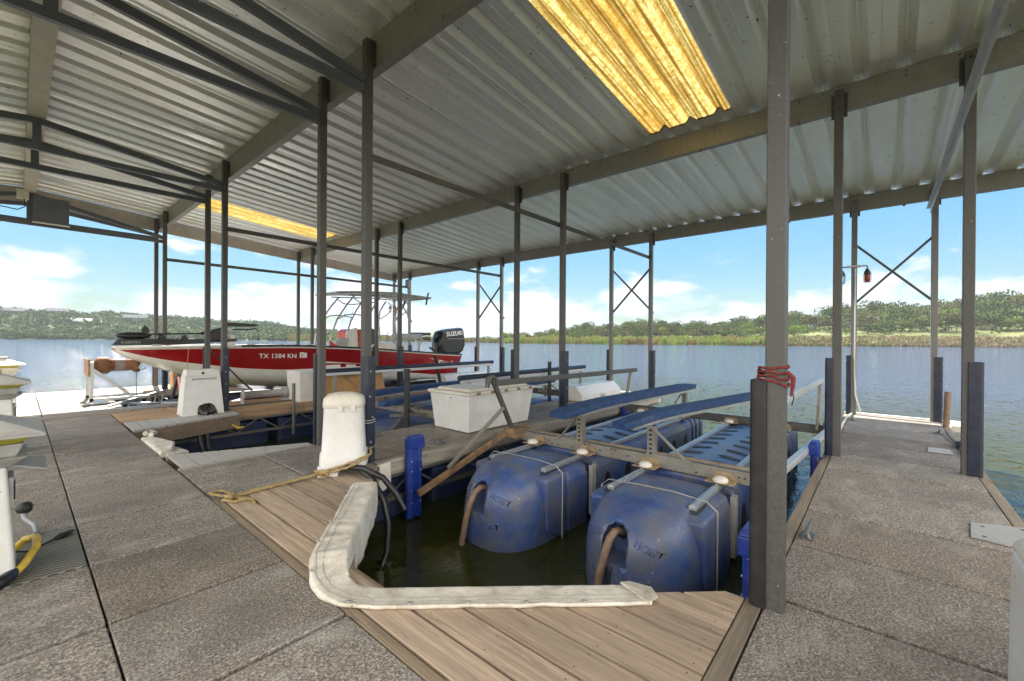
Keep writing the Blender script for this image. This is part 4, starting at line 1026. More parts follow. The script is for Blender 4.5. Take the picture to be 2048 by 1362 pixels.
def near_lift():
    r = root('boat_lift', (6, 2.56, -.8), 'empty floating boat lift with two big blue pontoons and blue bunks in the near slip', 'boat lift')
    X0, X1 = 3.40, 9.5
    pontoon(r, 1.70, .54, X0, X1, -1); pontoon(r, 3.38, .54, X0, X1, 1)
    lift_front(r, 5.0, .92, 4.28, -.02, .13)
    m = MB(); m.box((5.10, .85, .06), (5.17, 4.3, .13)); m.build('cross_tube', 'tan_pipe', r, .006)
    m = MB(); m.box((4.86, 4.1, .02), (5.2, 4.36, .15)); m.build('hinge_plate', 'rusty_steel', r, .01)
    lift_front(r, 8.62, .55, 4.2, -.02, .12, 'galvanised_dark')
    # saddle plates and pads
    for xx in (4.93, 8.55):
        for yy in (1.28, 2.10, 2.96, 3.78):
            m = MB(); m.box((xx-.16, yy-.14, .012), (xx+.05, yy+.14, .022)); m.ext([(xx+.045, yy-.12, .02), (xx+.045, yy+.12, .02), (xx+.045, yy+.09, .09), (xx+.045, yy-.09, .09)], (.01, 0, 0)); o = m.build('saddle_plate', 'tan_pipe', r, .003)
            m = MB(); m.lathe([(.075, 0), (.078, .02), (.06, .045), (.02, .055), (.001, .056)], (xx-.09, yy, .022), seg=16); q = m.build('saddle_pad', 'cream_plastic', r); q.parent = o
    # bunks
    bunk(r, (4.72, 3.27, .56), (8.85, 2.93, .59), w=.30, h=.09)
    bunk(r, (4.66, 2.36, .55), (8.5, 1.50, .60), w=.24, h=.08)
    bracket(r, 4.995, 3.10, .10, .47, .32); bracket(r, 4.995, 2.10, .10, .47, -.42)
    bracket(r, 8.60, 2.95, .1, .5, .25); bracket(r, 8.60, 1.55, .1, .5, -.25)
    # side guide rails
    for y, nm in ((4.25, 1), (.80, 0)):
        m = MB(); zA = .86; zB = .84
        xa = 4.55 if nm else 5.5
        m.bar((xa, y, zA), (9.0, y-(.12 if nm else .02), zB), .055, .085); m.build('guide_rail', 'galvanised_light' if not nm else 'galvanised_dark', r, .01)
        m = MB(); m.bar((8.98, y, .86), (8.72, y, .05), .06, .05, (0, 1, 0)); m.bar((8.86, y, .45), (8.5, y, .05), .03, .04, (0, 1, 0)); m.build('guide_post', 'lift_steel', r, .006)
    m = MB(); m.bar((4.52, 4.27, .90), (5.0, 4.30, .10), .07, .05, (0, 1, 0)); m.build('guide_post', 'galvanised_dark', r, .008)
    m = MB(); m.tube([(4.40, 4.27, .80), (4.42, 4.27, .93), (4.50, 4.27, .96), (4.60, 4.27, .90)], [.03, .045, .045, .03], 8); m.build('guide_knuckle', 'galvanised_dark', r)
    # swing arm and its brace
    m = MB(); m.bar((3.30, 4.40, -.45), (4.98, 4.33, .10), .05, .085); m.build('swing_arm', 'rusty_steel', r, .008)
    m = MB(); m.bar((3.75, 4.36, -.22), (4.74, 4.26, .48), .03, .055); m.build('arm_brace', 'lift_steel', r, .006)
    # tube along the outer pontoon
    m = MB(); m.bar((5.25, .82, .10), (8.60, .62, .10), .075, .075); m.build('side_tube', 'galvanised_light', r, .008)
    m = MB(); m.box((8.5, .5, .05), (8.72, .72, .19)); m.build('corner_clamp', 'galvanised_dark', r, .01)
    m = MB(); m.bar((8.62, .62, .10), (8.95, .50, -.15), .08, .06); m.build('corner_brace', 'lift_steel', r, .006)
    # embossed letters on the bow units, laid onto the curved shell
    from mathutils.bvhtree import BVHTree
    bows = [o for o in bpy.data.objects if o.parent == r and o.name.startswith('float') and min(v.co.x for v in o.data.vertices) < X0-r.location.x+.01]
    for yc in (1.70, 3.38):
        sh = min(bows, key=lambda o: abs(sum(v.co.y for v in o.data.vertices)/len(o.data.vertices)-(yc-r.location.y)))
        bt = BVHTree.FromPolygons([v.co for v in sh.data.vertices], [tuple(p.vertices) for p in sh.data.polygons])
        for txt, sz, y0_, z0_, sl in (('HYDRO', .075, yc+.44, -.33, .35), ('HOIST', .075, yc-.12, -.24, -.35), ('BOAT', .085, yc+.38, -.56, 0), ('LIFT', .085, yc-.10, -.56, 0)):
            o = text_part('embossing', txt, 'pontoon_blue', sz, (X0, y0_, z0_), (0, -1, sl), (0, sl, 1), r, .0, 0, 1.1, .002)
            for v in o.data.vertices:
                h = bt.ray_cast(Vector((v.co.x-1.5, v.co.y, v.co.z)), Vector((1, 0, 0)))
                v.co = (h[0] if h[0] else v.co)-Vector((.005, 0, 0))
            sd_ = o.modifiers.new('solid', 'SOLIDIFY'); sd_.thickness = .005; sd_.offset = 0
        m = MB()
        for q in range(6): m.bar((X0+.36-.02*q, yc+.20-.06*q, .012-.002*q), (X0+.44, yc+.12-.06*q, .018), .012, .012)
        m.build('raised_emblem', 'pontoon_blue', r)
near_lift()
def second_lift():
    r = root('boat_lift', (7, 8, -.8), 'second empty boat lift with navy pads, between the white box and the red boat', 'boat lift')
    for yc in (7.3, 8.9):
        for xa, xb in ((4.3, 6.2), (6.4, 8.6), (8.8, 10.3)):
            m = MB(); m.loft([ssec(xa, yc, .48, -.22, -1.1, 36, 6), ssec(xa+.08, yc, .53, -.16, -1.1, 36, 6), ssec(xb-.08, yc, .53, -.16, -1.1, 36, 6), ssec(xb, yc, .48, -.22, -1.1, 36, 6)]); m.build('float', 'pontoon_blue', r)
    lift_front(r, 5.3, 6.2, 9.9, -.06, .10, 'lift_steel'); lift_front(r, 9.8, 6.2, 9.8, -.06, .10, 'galvanised_dark')
    m = MB(); m.bar((4.3, 6.5, -.15), (5.5, 7.6, .05), .06, .12); m.bar((4.6, 7.0, .05), (6.2, 6.6, -.05), .05, .05); m.build('diagonal_frame', 'lift_steel', r)
    for y0_, y1_, x0, x1, z in ((7.15, 7.2, 4.5, 10.1, .30), (8.15, 8.25, 4.55, 10.0, .36)):
        bunk(r, (x0, y0_, z), (x1, y1_, z+.03), w=.26, h=.10, bend=.04)
        bracket(r, 5.295, y0_, .05, z-.08, .2); bracket(r, 9.79, y1_, .05, z-.08, .2)
    for y, xa in ((6.25, 5.7), (9.75, 4.6)):
        m = MB(); m.bar((xa, y, .66), (10.25, y, .68), .07, .09); m.build('guide_rail', 'galvanised_light', r, .01)
        m = MB(); m.tube([(xa-.05, y, .73), (10.3, y, .75)], .055, 10); m.build('guide_pad', 'navy_rubber', r)
        for x in (xa+.3, 10.1):
            m = MB(); m.bar((x, y, .0), (x, y, .64), .07, .05, (0, 1, 0)); m.build('guide_post', 'lift_steel', r, .006)
    m = MB(); m.tube([(9.9, 7.15, .25), (10.3, 7.12, .02), (9.6, 7.1, -.05)], .035, 6); m.build('arm', 'lift_steel', r)
second_lift()
def third_lift():
    r = root('boat_lift', (6.5, 13.5, -.8), 'boat lift cradle holding up the red boat', 'boat lift')
    for yc in (12.6, 14.5):
        m = MB(); m.loft([ssec(4.2, yc, .46, -.4, -1.1, 32, 6), ssec(4.5, yc, .52, -.34, -1.1, 32, 6), ssec(10.2, yc, .52, -.34, -1.1, 32, 6)]); m.build('float', 'pontoon_blue', r)
    for x in (5.0, 9.4):
        m = MB(); m.box((x-.04, 11.75, -.32), (x+.04, 15.4, -.17)); m.build('cross_beam', 'dark_steel', r)
    for y in (12.85, 14.1):
        m = MB(); m.box((3.9, y-.13, -.16), (10.4, y+.13, -.06)); m.build('bunk_pad', 'black_rubber', r, .01)
third_lift()

# ================================================================== RED BOAT
def red_boat():
    r = root('bay_boat', (6.5, 13.4, -.1), 'red and white bay boat with black outboard motor and trolling motor, up on its lift', 'boat')
    YC = 13.42
    # stations: x, half beam at sheer, sheer z, red line z, chine z, chine half, keel z
    st = [(1.42, .02, 1.275, 1.24, 1.21, .01, 1.20), (1.65, .34, 1.28, 1.15, 1.06, .10, 1.04), (2.0, .62, 1.285, 1.04, .93, .22, .86), (2.5, .86, 1.29, .92, .76, .42, .62), (3.1, 1.02, 1.295, .82, .58, .62, .36),
          (3.9, 1.11, 1.30, .70, .42, .80, .13), (5.1, 1.15, 1.295, .61, .27, .92, -.02), (6.6, 1.16, 1.235, .55, .19, .97, -.06), (8.2, 1.15, 1.13, .40, .12, .98, -.06), (9.8, 1.13, 1.01, .22, .05, .98, -.06), (10.95, 1.10, .91, .10, -.02, .97, -.08)]
    fine = []
    import bisect
    xs = [s[0] for s in st]
    def val(x, j):
        i = min(max(bisect.bisect_right(xs, x)-1, 0), len(st)-2)
        def m_(a):
            if a <= 0 or a >= len(st)-1: a2 = min(max(a, 0), len(st)-1); lo, hi = max(a2-1, 0), min(a2+1, len(st)-1)
            else: lo, hi = a-1, a+1
            return (st[hi][j]-st[lo][j])/(st[hi][0]-st[lo][0])
        h = xs[i+1]-xs[i]; t = (x-xs[i])/h
        return (2*t**3-3*t**2+1)*st[i][j]+(t**3-2*t**2+t)*h*m_(i)+(-2*t**3+3*t**2)*st[i+1][j]+(t**3-t**2)*h*m_(i+1)
    X = [1.42+.0]+[1.42+(10.95-1.42)*(k/60)**1.35 for k in range(1, 61)]
    rows = []
    for x in X:
        hb, zs, zr_, zc, hc, zk = [val(x, j) for j in range(1, 7)]
        hb = max(hb, .01); hc = max(.005, min(hc, hb))
        lean = lambda z: hc+(hb-hc)*max(0, min(1, (z-zc)/max(.01, zs-zc)))**.75
        xo = 0
        pts = [(hb-.07, zs+.012), (hb+.012, zs+.012), (hb+.018, zs-.03), (lean(zs-.035), zs-.036), (lean(zs-.075), zs-.075)]
        pts += [(lean(zs-.075+(zr_-zs+.075)*t)*1.0, zs-.075+(zr_-zs+.075)*t) for t in (.33, .66, 1)]
        pts += [(lean(zc+(zr_-zc)*.5), zc+(zr_-zc)*.5), (hc, zc), (hc*.55, zc+(zk-zc)*.5), (0, zk)]
        rk = 0 if x < 10.9 else 0
        rows.append([(x, p[0], p[1]) for p in pts])
    nmat = [3, 2, 2, 1, 0, 0, 0, 1, 1, 4, 4]   # white, black rub rail ...
    m = MB()
    for s in (-1, 1):
        n = len(rows[0]); vs = [(x-((.30*(zs_-(-.08)))*-1 if False else 0), YC+s*y, z) for row in rows for x, y, z in row for zs_ in (z,)]
        # raked transom: top further aft
        vs = [(x+(.35*(z+.08)*max(0, (x-10.2)/.75)), y, z) for x, y, z in vs]
        for i in range(len(rows)-1):
            for k in range(n-1):
                m.m = nmat[k] if not (nmat[k] == 2 and rows[i][0][0] < 3.7) else 3
                m.add([vs[i*n+k], vs[i*n+k+1], vs[(i+1)*n+k+1], vs[(i+1)*n+k]], [(0, 1, 2, 3)], True)
        tr = vs[-n:]
        m.m = 1; m.add(tr+[(tr[0][0], YC, tr[0][2]), ], [tuple(range(n+1))])
    hull = m.build('hull', ['hull_red', 'hull_white', 'trim_black', 'hull_white', 'hull_cream'], r)
    import bmesh
    bm = bmesh.new(); bm.from_mesh(hull.data); bmesh.ops.remove_doubles(bm, verts=bm.verts, dist=.0005); bmesh.ops.recalc_face_normals(bm, faces=bm.faces); bm.to_mesh(hull.data); bm.free()
    # decks
    m = MB()
    def strip(x0, x1, dz, ins):
        xx = [x0+(x1-x0)*k/12 for k in range(13)]
        vs = []
        for x in xx:
            h = max(.005, val(x, 1)-ins); vs += [(x, YC-h, val(x, 2)+dz), (x, YC+h, val(x, 2)+dz)]
        m.add(vs, [(2*k, 2*k+1, 2*k+3, 2*k+2) for k in range(12)])
    strip(1.46, 5.6, .0, .05); m.build('bow_deck', 'hull_white', r, fix=False)
    m = MB(); strip(5.6, 10.95, -.5, .1); strip(9.9, 11.1, -.12, .08); m.build('cockpit_floor', 'hull_white', r, fix=False)
    m = MB(); m.box((5.58, YC-1.08, .75), (5.62, YC+1.08, 1.27)); m.build('bulkhead', 'hull_white', r)
    for s in (-1, 1):
        m = MB()
        for k in range(12):
            x0, x1 = 5.6+k*.45, 5.6+(k+1)*.45
            m.add([(x0, YC+s*(val(x0, 1)-.07), val(x0, 2)+.012), (x1, YC+s*(val(x1, 1)-.07), val(x1, 2)+.012), (x1, YC+s*(val(x1, 1)-.07), val(x1, 2)-.5), (x0, YC+s*(val(x0, 1)-.07), val(x0, 2)-.5)], [(0, 1, 2, 3)])
        m.build('cockpit_liner', 'hull_white', r, fix=False)
    # registration and lettering on the near side
    def side_y(x, z):
        hb, zs, zc, hc = val(x, 1), val(x, 2), val(x, 4), val(x, 5)
        return YC-(hc+(hb-hc)*max(0, min(1, (z-zc)/(zs-zc)))**.75)
    yy = side_y(4.6, 1.0)-.02
    text_part('registration', 'TX 1384 KN', 'decal_white', .165, (4.15, side_y(4.2, 1.0)-.014, .965), (1, (side_y(5, 1)-side_y(4.2, 1))/.8, -.02), (0, -.06, 1), r, .004, 0, 1.08, .003)
    m = MB(); m.box((5.17, side_y(5.2, 1)-.018, .945), (5.36, side_y(5.2, 1)-.008, 1.10)); m.build('sticker', 'decal_white', r)
    text_part('sticker_letters', 'JC', 'hull_red', .14, (5.19, side_y(5.2, 1)-.019, .965), (1, 0, 0), (0, 0, 1), r, .002)
    for xa, xb in ((5.93, 6.37), (6.55, 6.87)):
        m = MB(); m.box((xa, side_y(6.4, .66)-.010, .62), (xb, side_y(6.4, .66)-.002, .71)); m.build('decal', 'decal_white', r)
    text_part('brand_lettering', 'Excel', 'decal_white', .33, (10.05, side_y(10.5, .62)-.05, .50), (1, .01, -.07), (.0, -.05, 1), r, .004, .3, .95, .006)
    m = MB()
    for q in range(3): m.ext([(9.65+q*.18, side_y(10, .8)-.012, .82-q*.05), (10.3+q*.2, side_y(10, .8)-.012, .70-q*.03), (9.95+q*.15, side_y(10, .8)-.012, .72-q*.03)], (0, -.005, 0))
    m.build('fish_emblem', 'decal_orange', r)
    m = MB(); m.tube([(1.95, YC, .84), (1.90, YC, .76), (1.98, YC, .72), (2.04, YC, .79)], .014, 6); m.build('bow_eye', 'aluminium', r)
    # trolling motor laid along the bow
    m = MB(); m.ext([(1.40, YC-.22, 1.31), (1.52, YC-.22, 1.46), (2.55, YC-.22, 1.45), (3.9, YC-.22, 1.47), (3.9, YC-.22, 1.40), (2.5, YC-.22, 1.31)], (0, .16, 0)); tb = m.build('trolling_motor_base', 'black_plastic', r, .012)
    text_part('motor_lettering', 'GARMIN', 'cap_grey', .085, (1.55, YC-.223, 1.345), (1, 0, 0), (0, 0, 1), r, .002, 0, 1.15)
    m = MB(); m.lathe([(.002, -.32), (.05, -.26), (.085, -.1), (.085, .12), (.05, .28), (.002, .34)], (1.78, YC-.12, 1.53), 'x', 14); m.build('trolling_motor_pod', 'black_plastic', r)
    m = MB(); m.ext([(1.92, YC-.12, 1.58), (2.08, YC-.12, 1.60), (2.06, YC-.12, 1.72), (1.99, YC-.12, 1.78), (1.95, YC-.12, 1.72)], (0, .015, 0)); m.build('propeller', 'black_plastic', r)
    m = MB(); m.tube([(1.9, YC-.12, 1.56), (3.25, YC-.14, 1.60)], .022, 8); m.tube([(3.1, YC-.14, 1.60), (3.35, YC-.14, 1.62)], .04, 8); m.build('trolling_motor_shaft', 'black_plastic', r)
    m = MB(); m.ext([(3.25, YC-.25, 1.62), (3.33, YC-.25, 1.70), (3.62, YC-.25, 1.80), (3.68, YC-.25, 1.48), (3.55, YC-.25, 1.40), (3.3, YC-.25, 1.42)], (0, .22, 0)); m.build('trolling_motor_head', 'black_plastic', r, .03)
    m = MB(); m.ext([(3.55, YC-.3, 1.86), (3.6, YC-.3, 1.90), (4.3, YC-.3, 1.88), (4.42, YC-.3, 1.85), (4.3, YC-.3, 1.80), (3.6, YC-.3, 1.79)], (0, .2, 0)); m.tube([(3.8, YC-.2, 1.72), (4.2, YC-.2, 1.72), (4.35, YC-.2, 1.76), (4.42, YC-.2, 1.68)], .02, 6); m.build('trolling_motor_mount', 'black_plastic', r, .02)
    for xx in (2.3, 2.75): 
        m = MB(); m.ext([(xx-.1, YC-.23, 1.44), (xx-.07, YC-.23, 1.54), (xx+.02, YC-.23, 1.56), (xx+.07, YC-.23, 1.44)], (0, .12, 0)); m.build('motor_clip', 'black_plastic', r, .01)
    m = MB(); m.box((3.72, YC-.2, 1.3), (3.86, YC-.02, 1.58)); m.build('pedal_box', 'hull_white', r, .02)
    m = MB(); m.tube([(4.42, YC-.2, 1.30), (4.42, YC-.2, 1.62)], .006, 5); m.build('whip', 'black_plastic', r)
    m = MB(); 
    for x in (2.05, 3.9, 5.4): m.box((x, YC-val(x, 1)+.09, val(x, 2)+.01), (x+.18, YC-val(x, 1)+.14, val(x, 2)+.045))
    m.build('deck_cleat', 'aluminium', r, .01)
    # console, windscreen, speaker
    m = MB(); m.ext([(6.85, YC-.36, .75), (7.0, YC-.36, 1.72), (7.12, YC-.36, 1.80), (7.62, YC-.36, 1.80), (7.72, YC-.36, 1.55), (7.78, YC-.36, .75)], (0, .72, 0)); m.build('console', 'console_red', r, .03)
    m = MB(); m.ext([(6.83, YC-.40, 1.15), (6.93, YC-.40, 1.75), (7.30, YC-.40, 1.86), (7.33, YC-.40, 1.15)], (0, .05, 0)); m.build('console_panel', 'hull_white', r, .02)
    m = MB(); m.ext([(7.02, YC-.30, 1.80), (7.26, YC-.26, 2.55), (7.26, YC+.26, 2.55), (7.02, YC+.30, 1.80)], (.012, 0, 0)); m.build('windscreen', 'clear_glass', r)
    m = MB(); m.ext([(6.45, YC-.5, 1.13), (6.55, YC-.5, 1.42), (6.72, YC-.5, 1.52), (6.96, YC-.5, 1.50), (6.90, YC-.5, 1.10)], (0, .3, 0)); sp = m.build('speaker', 'seat_vinyl', r, .05, 3)
    m = MB(); m.lathe([(.001, -.012), (.09, -.012), (.115, -.02), (.12, 0)], (6.70, YC-.5, 1.28), 'y', 20); q = m.build('speaker_cone', 'cap_grey', r); q.parent = sp
    m = MB(); m.ext([(6.30, YC-.55, 1.20), (6.30, YC-.55, 1.43), (6.62, YC-.55, 1.22)], (0, .01, 0)); m.tube([(6.29, YC-.55, 1.1), (6.29, YC-.55, 1.45)], .008, 5); m.build('flag', 'console_red', r)
    m = MB(); m.lathe([(.17, -.02), (.19, 0), (.17, .02)], (7.92, YC, 1.62), 'x', 20); m.tube([(7.7, YC, 1.5), (7.92, YC, 1.62)], .02, 6); m.build('steering_wheel', 'black_plastic', r)
    m = MB(); m.ext([(7.72, YC-.42, 1.30), (7.66, YC-.42, 1.62), (7.76, YC-.42, 1.86), (7.9, YC-.42, 1.82), (8.05, YC-.42, 1.4), (7.96, YC-.42, 1.28)], (0, .12, 0)); m.build('covered_seat', 'seat_dark', r, .03)
    # t-top tower
    TZ = 2.93
    for s in (-1, 1):
        y = YC+s*.52
        def leg(pts, rr=.026): 
            m = MB(); m.tube([(a, y, b_) for a, b_ in pts], rr, 8); m.build('tower_leg', 'tower_metal', r)
        leg([(6.30, 1.22), (6.36, 1.6), (6.55, 2.1), (6.85, 2.55), (7.12, 2.88)]); leg([(7.38, 1.2), (7.42, 1.6), (7.55, 2.05), (7.78, 2.5), (8.05, 2.88)])
        leg([(6.58, 2.10), (6.8, 2.24), (7.1, 2.28), (7.4, 2.25), (7.60, 2.22)], .018); leg([(7.10, 2.80), (7.3, 2.68), (7.6, 2.67), (7.9, 2.72), (8.0, 2.86)], .018)
        leg([(8.75, 1.15), (8.7, 1.6), (8.65, 2.1), (8.7, 2.5), (8.95, 2.88)]); leg([(8.68, 2.2), (8.95, 2.35), (9.15, 2.5), (9.2, 2.7), (9.05, 2.85)], .018)
    m = MB()
    secs = []
    for k in range(11):
        t = k/10; x = 6.55+3.45*t; z = TZ+.09*math.sin(PI*t)+.08*t
        w = .75 if 0 < k < 10 else .66; secs.append([(x, YC-w, z-.02), (x, YC-w, z+.012), (x, YC+w, z+.012), (x, YC+w, z-.02)])
    m.loft(secs, smooth=False); m.build('canopy_top', 'brown_panel' if 0 else 'seat_vinyl', r)
    m = MB()
    for s in (-1, 1):
        m.tube([(6.45, YC+s*.72, TZ-.01), (7.3, YC+s*.78, TZ+.07), (8.5, YC+s*.78, TZ+.13), (10.05, YC+s*.74, TZ+.08)], .028, 8)
        m.tube([(6.9, YC+s*.6, TZ-.05), (8.5, YC+s*.62, TZ+.03), (9.6, YC+s*.6, TZ+.02)], .02, 6)
    for k in range(8): x = 6.45+3.55*k/7; m.tube([(x, YC-.75, TZ+.0+.09*math.sin(PI*k/7)+.05*k/7), (x, YC+.75, TZ+.0+.09*math.sin(PI*k/7)+.05*k/7)], .02, 6)
    m.build('canopy_frame', 'tower_metal', r)
    for j, y in enumerate((-.7, .7)):
        m = MB(); m.tube([(9.85, YC+y, 2.75+.04*j), (9.95, YC+y, 3.2+.03*j)], .03, 8); m.build('rod_holder', 'black_plastic', r)
    m = MB(); m.tube([(9.9, YC-.72, 3.0), (9.9, YC+.72, 3.02)], .022, 6); m.build('rod_rail', 'tower_metal', r)
    # seats and cooler
    m = MB(); m.box((8.3, YC-.5, .65), (9.15, YC+.3, 1.34)); m.build('cooler_seat', 'hull_white', r, .03)
    m = MB(); m.box((9.0, YC-.45, 1.48), (9.9, YC+.25, 1.68)); m.build('seat_cushion', 'seat_vinyl', r, .06, 3)
    m = MB(); m.tube([(9.1, YC-.45, 1.5), (9.15, YC-.47, 1.1)], .02, 6); m.tube([(9.8, YC-.45, 1.66), (9.85, YC-.48, 1.5), (9.7, YC-.47, 1.15)], .02, 6); m.build('seat_frame', 'tower_metal', r)
    m = MB(); m.box((9.95, YC-.1, 1.44), (10.6, YC+.5, 1.56)); m.box((10.0, YC-.1, 1.63), (10.58, YC+.5, 1.74)); m.build('folding_seat', 'seat_dark', r, .04, 3)
    m = MB(); m.tube([(10.2, YC+.2, .85), (10.2, YC+.2, 1.45)], .04, 8); m.tube([(10.55, YC-.05, 1.5), (10.72, YC-.05, 1.35), (10.75, YC-.05, 1.1)], .012, 5); m.build('seat_pedestal', 'tower_metal', r)
    # outboard
    m = MB(); P = [(10.86, 1.02), (10.84, 1.45), (10.98, 1.78), (11.25, 1.88), (12.05, 1.96), (12.16, 1.9), (12.22, 1.55), (12.26, 1.25), (12.12, .98), (11.9, .86), (11.1, .86)]
    secs = []
    for f, sc in ((-.30, .80), (-.27, .93), (-.19, 1.0), (0, 1.03), (.19, 1.0), (.27, .93), (.30, .80)):
        secs.append([(11.55+(a-11.55)*sc, YC+f, 1.4+(b_-1.4)*sc) for a, b_ in P])
    m.loft(secs); o = m.build('engine_cowl', 'engine_black', r); sb = o.modifiers.new('bevel', 'BEVEL'); sb.width = .03; sb.segments = 3; sb.limit_method = 'ANGLE'
    text_part('engine_lettering', 'SUZUKI', 'decal_white', .23, (11.17, YC-.315, 1.60), (1, 0, .10), (-.02, 0, 1), r, .004, 0, 1.12, .008)
    m = MB(); m.box((11.2, YC-.3135, 1.50), (12.1, YC-.306, 1.515)); m.build('engine_stripe', 'cap_grey', r)
    m = MB(); m.ext([(11.15, YC-.11, .9), (12.0, YC-.11, .9), (11.95, YC-.11, .2), (12.0, YC-.11, -.35), (11.5, YC-.11, -.35), (11.35, YC-.11, .3)], (0, .22, 0)); m.build('engine_leg', 'engine_black', r, .03)
    m = MB(); m.ext([(11.3, YC-.18, -.05), (12.35, YC-.18, -.05), (12.35, YC-.18, -.09), (11.3, YC-.18, -.09)], (0, .36, 0)); m.lathe([(.001, -.5), (.08, -.35), (.1, 0), (.07, .35), (.02, .45)], (11.8, YC, -.3), 'x', 12); m.build('gearcase', 'engine_black', r, .01)
    m = MB(); m.box((10.95, YC-.2, .55), (11.3, YC+.2, 1.0)); m.build('engine_bracket', 'dark_steel', r, .02)
    m = MB(); m.tube([(10.9, YC-.1, .98), (10.7, YC-.12, 1.02), (10.55, YC-.12, 1.12), (10.5, YC-.12, 1.16)], [.05, .045, .035, .05], 8); m.build('rigging_hose', 'black_hose', r)
    m = MB(); m.tube([(9.1, YC+.7, 1.0), (9.15, YC+.72, 1.6), (9.2, YC+.75, 1.75)], .012, 5); m.tube([(9.2, YC+.75, 1.75), (8.6, YC+.7, 1.75), (8.2, YC+.7, 1.6)], .004, 4); m.build('fishing_rod', 'black_plastic', r)
red_boat()
r = root('mooring_line', (4, 12.2, .2), 'braided dark mooring line running from the red boat gunwale to the dock', 'rope')
b = MB(); b.tube([(3.02, 12.38, 1.28), (3.3, 12.25, .9), (3.62, 12.05, .45), (3.85, 11.9, .18)], [.014, .016, .022, .022], 6); b.build('line', 'navy_rubber', r)
r = root('mooring_line', (2.7, 12.3, .2), 'thin tan mooring line hanging from the boat bow down behind the arched pedestal', 'rope')
b = MB(); b.tube([(2.74, 12.45, 1.29), (2.66, 12.42, 1.2), (2.62, 12.35, .9), (2.6, 12.1, .3)], .007, 5); b.build('line', 'rope_tan', r)

# ================================================================== THINGS ON THE DOCKS
def frus(m, x0, y0, x1, y1, z0, X0, Y0, X1, Y1, z1):
    m.add([(x0, y0, z0), (x1, y0, z0), (x1, y1, z0), (x0, y1, z0), (X0, Y0, z1), (X1, Y0, z1), (X1, Y1, z1), (X0, Y1, z1)], [(3, 2, 1, 0), (4, 5, 6, 7), (0, 1, 5, 4), (1, 2, 6, 5), (2, 3, 7, 6), (3, 0, 4, 7)]); return m
def dock_box():
    r = root('dock_box', (5.4, 5.35, 0), 'large white fibreglass dock box with two raised lids on the middle finger dock', 'box')
    m = MB(); frus(m, 4.66, 4.93, 6.16, 5.76, .012, 4.60, 4.87, 6.24, 5.82, .60); m.build('body', 'white_plastic', r, .018, 3)
    m = MB(); m.box((4.57, 4.84, .602), (6.27, 5.85, .655)); lid = m.build('top', 'cream_plastic', r, .016, 3)
    for a, b_ in ((4.68, 5.38), (5.44, 6.18)):
        m = MB(); frus(m, a, 4.93, b_, 5.76, .656, a+.04, 4.97, b_-.04, 5.72, .695); m.build('lid', 'cream_plastic', r, .012, 3)
    for y in (5.1,):
        m = MB(); m.lathe([(.001, -.006), (.012, -.006), (.012, 0), (.001, 0)], (4.606, 5.28, .55), 'x', 10); m.build('keyhole', 'black_plastic', r)
    m = MB()
    for k in range(5): m.box((4.75+k*.33, 4.832, .61), (4.83+k*.33, 4.839, .65))
    m.build('hinge', 'rusty_steel', r)
dock_box()
def open_box():
    r = root('dock_box', (5.3, 10.6, 0), 'white dock box on the third finger dock with its brown-lined lid hanging open', 'box')
    m = MB(); frus(m, 4.33, 10.27, 6.3, 10.95, .0, 4.30, 10.24, 6.34, 10.98, .72)
    m.f = m.f[:1]+m.f[2:]; m.mi = m.mi[1:]; m.sm = m.sm[1:]
    o = m.build('body', 'white_plastic', r, fix=True); sd_ = o.modifiers.new('s', 'SOLIDIFY'); sd_.thickness = .03; sd_.offset = -1
    m = MB(); m.ext([(4.62, 10.20, .70), (6.42, 10.20, .70), (6.42, 9.98, .10), (4.62, 9.98, .10)], (0, .03, 0)); m.build('lid', 'brown_panel', r, .01)
    m = MB(); m.bar((4.6, 10.185, .715), (6.44, 10.185, .715), .05, .04); m.build('lid_rim', 'white_plastic', r, .006)
    m = MB(); m.bar((5.30, 10.155, .64), (5.62, 10.02, .25), .03, .09, (0, 1, 0)); m.build('lid_batten', 'tan_wood', r, .006)
open_box()
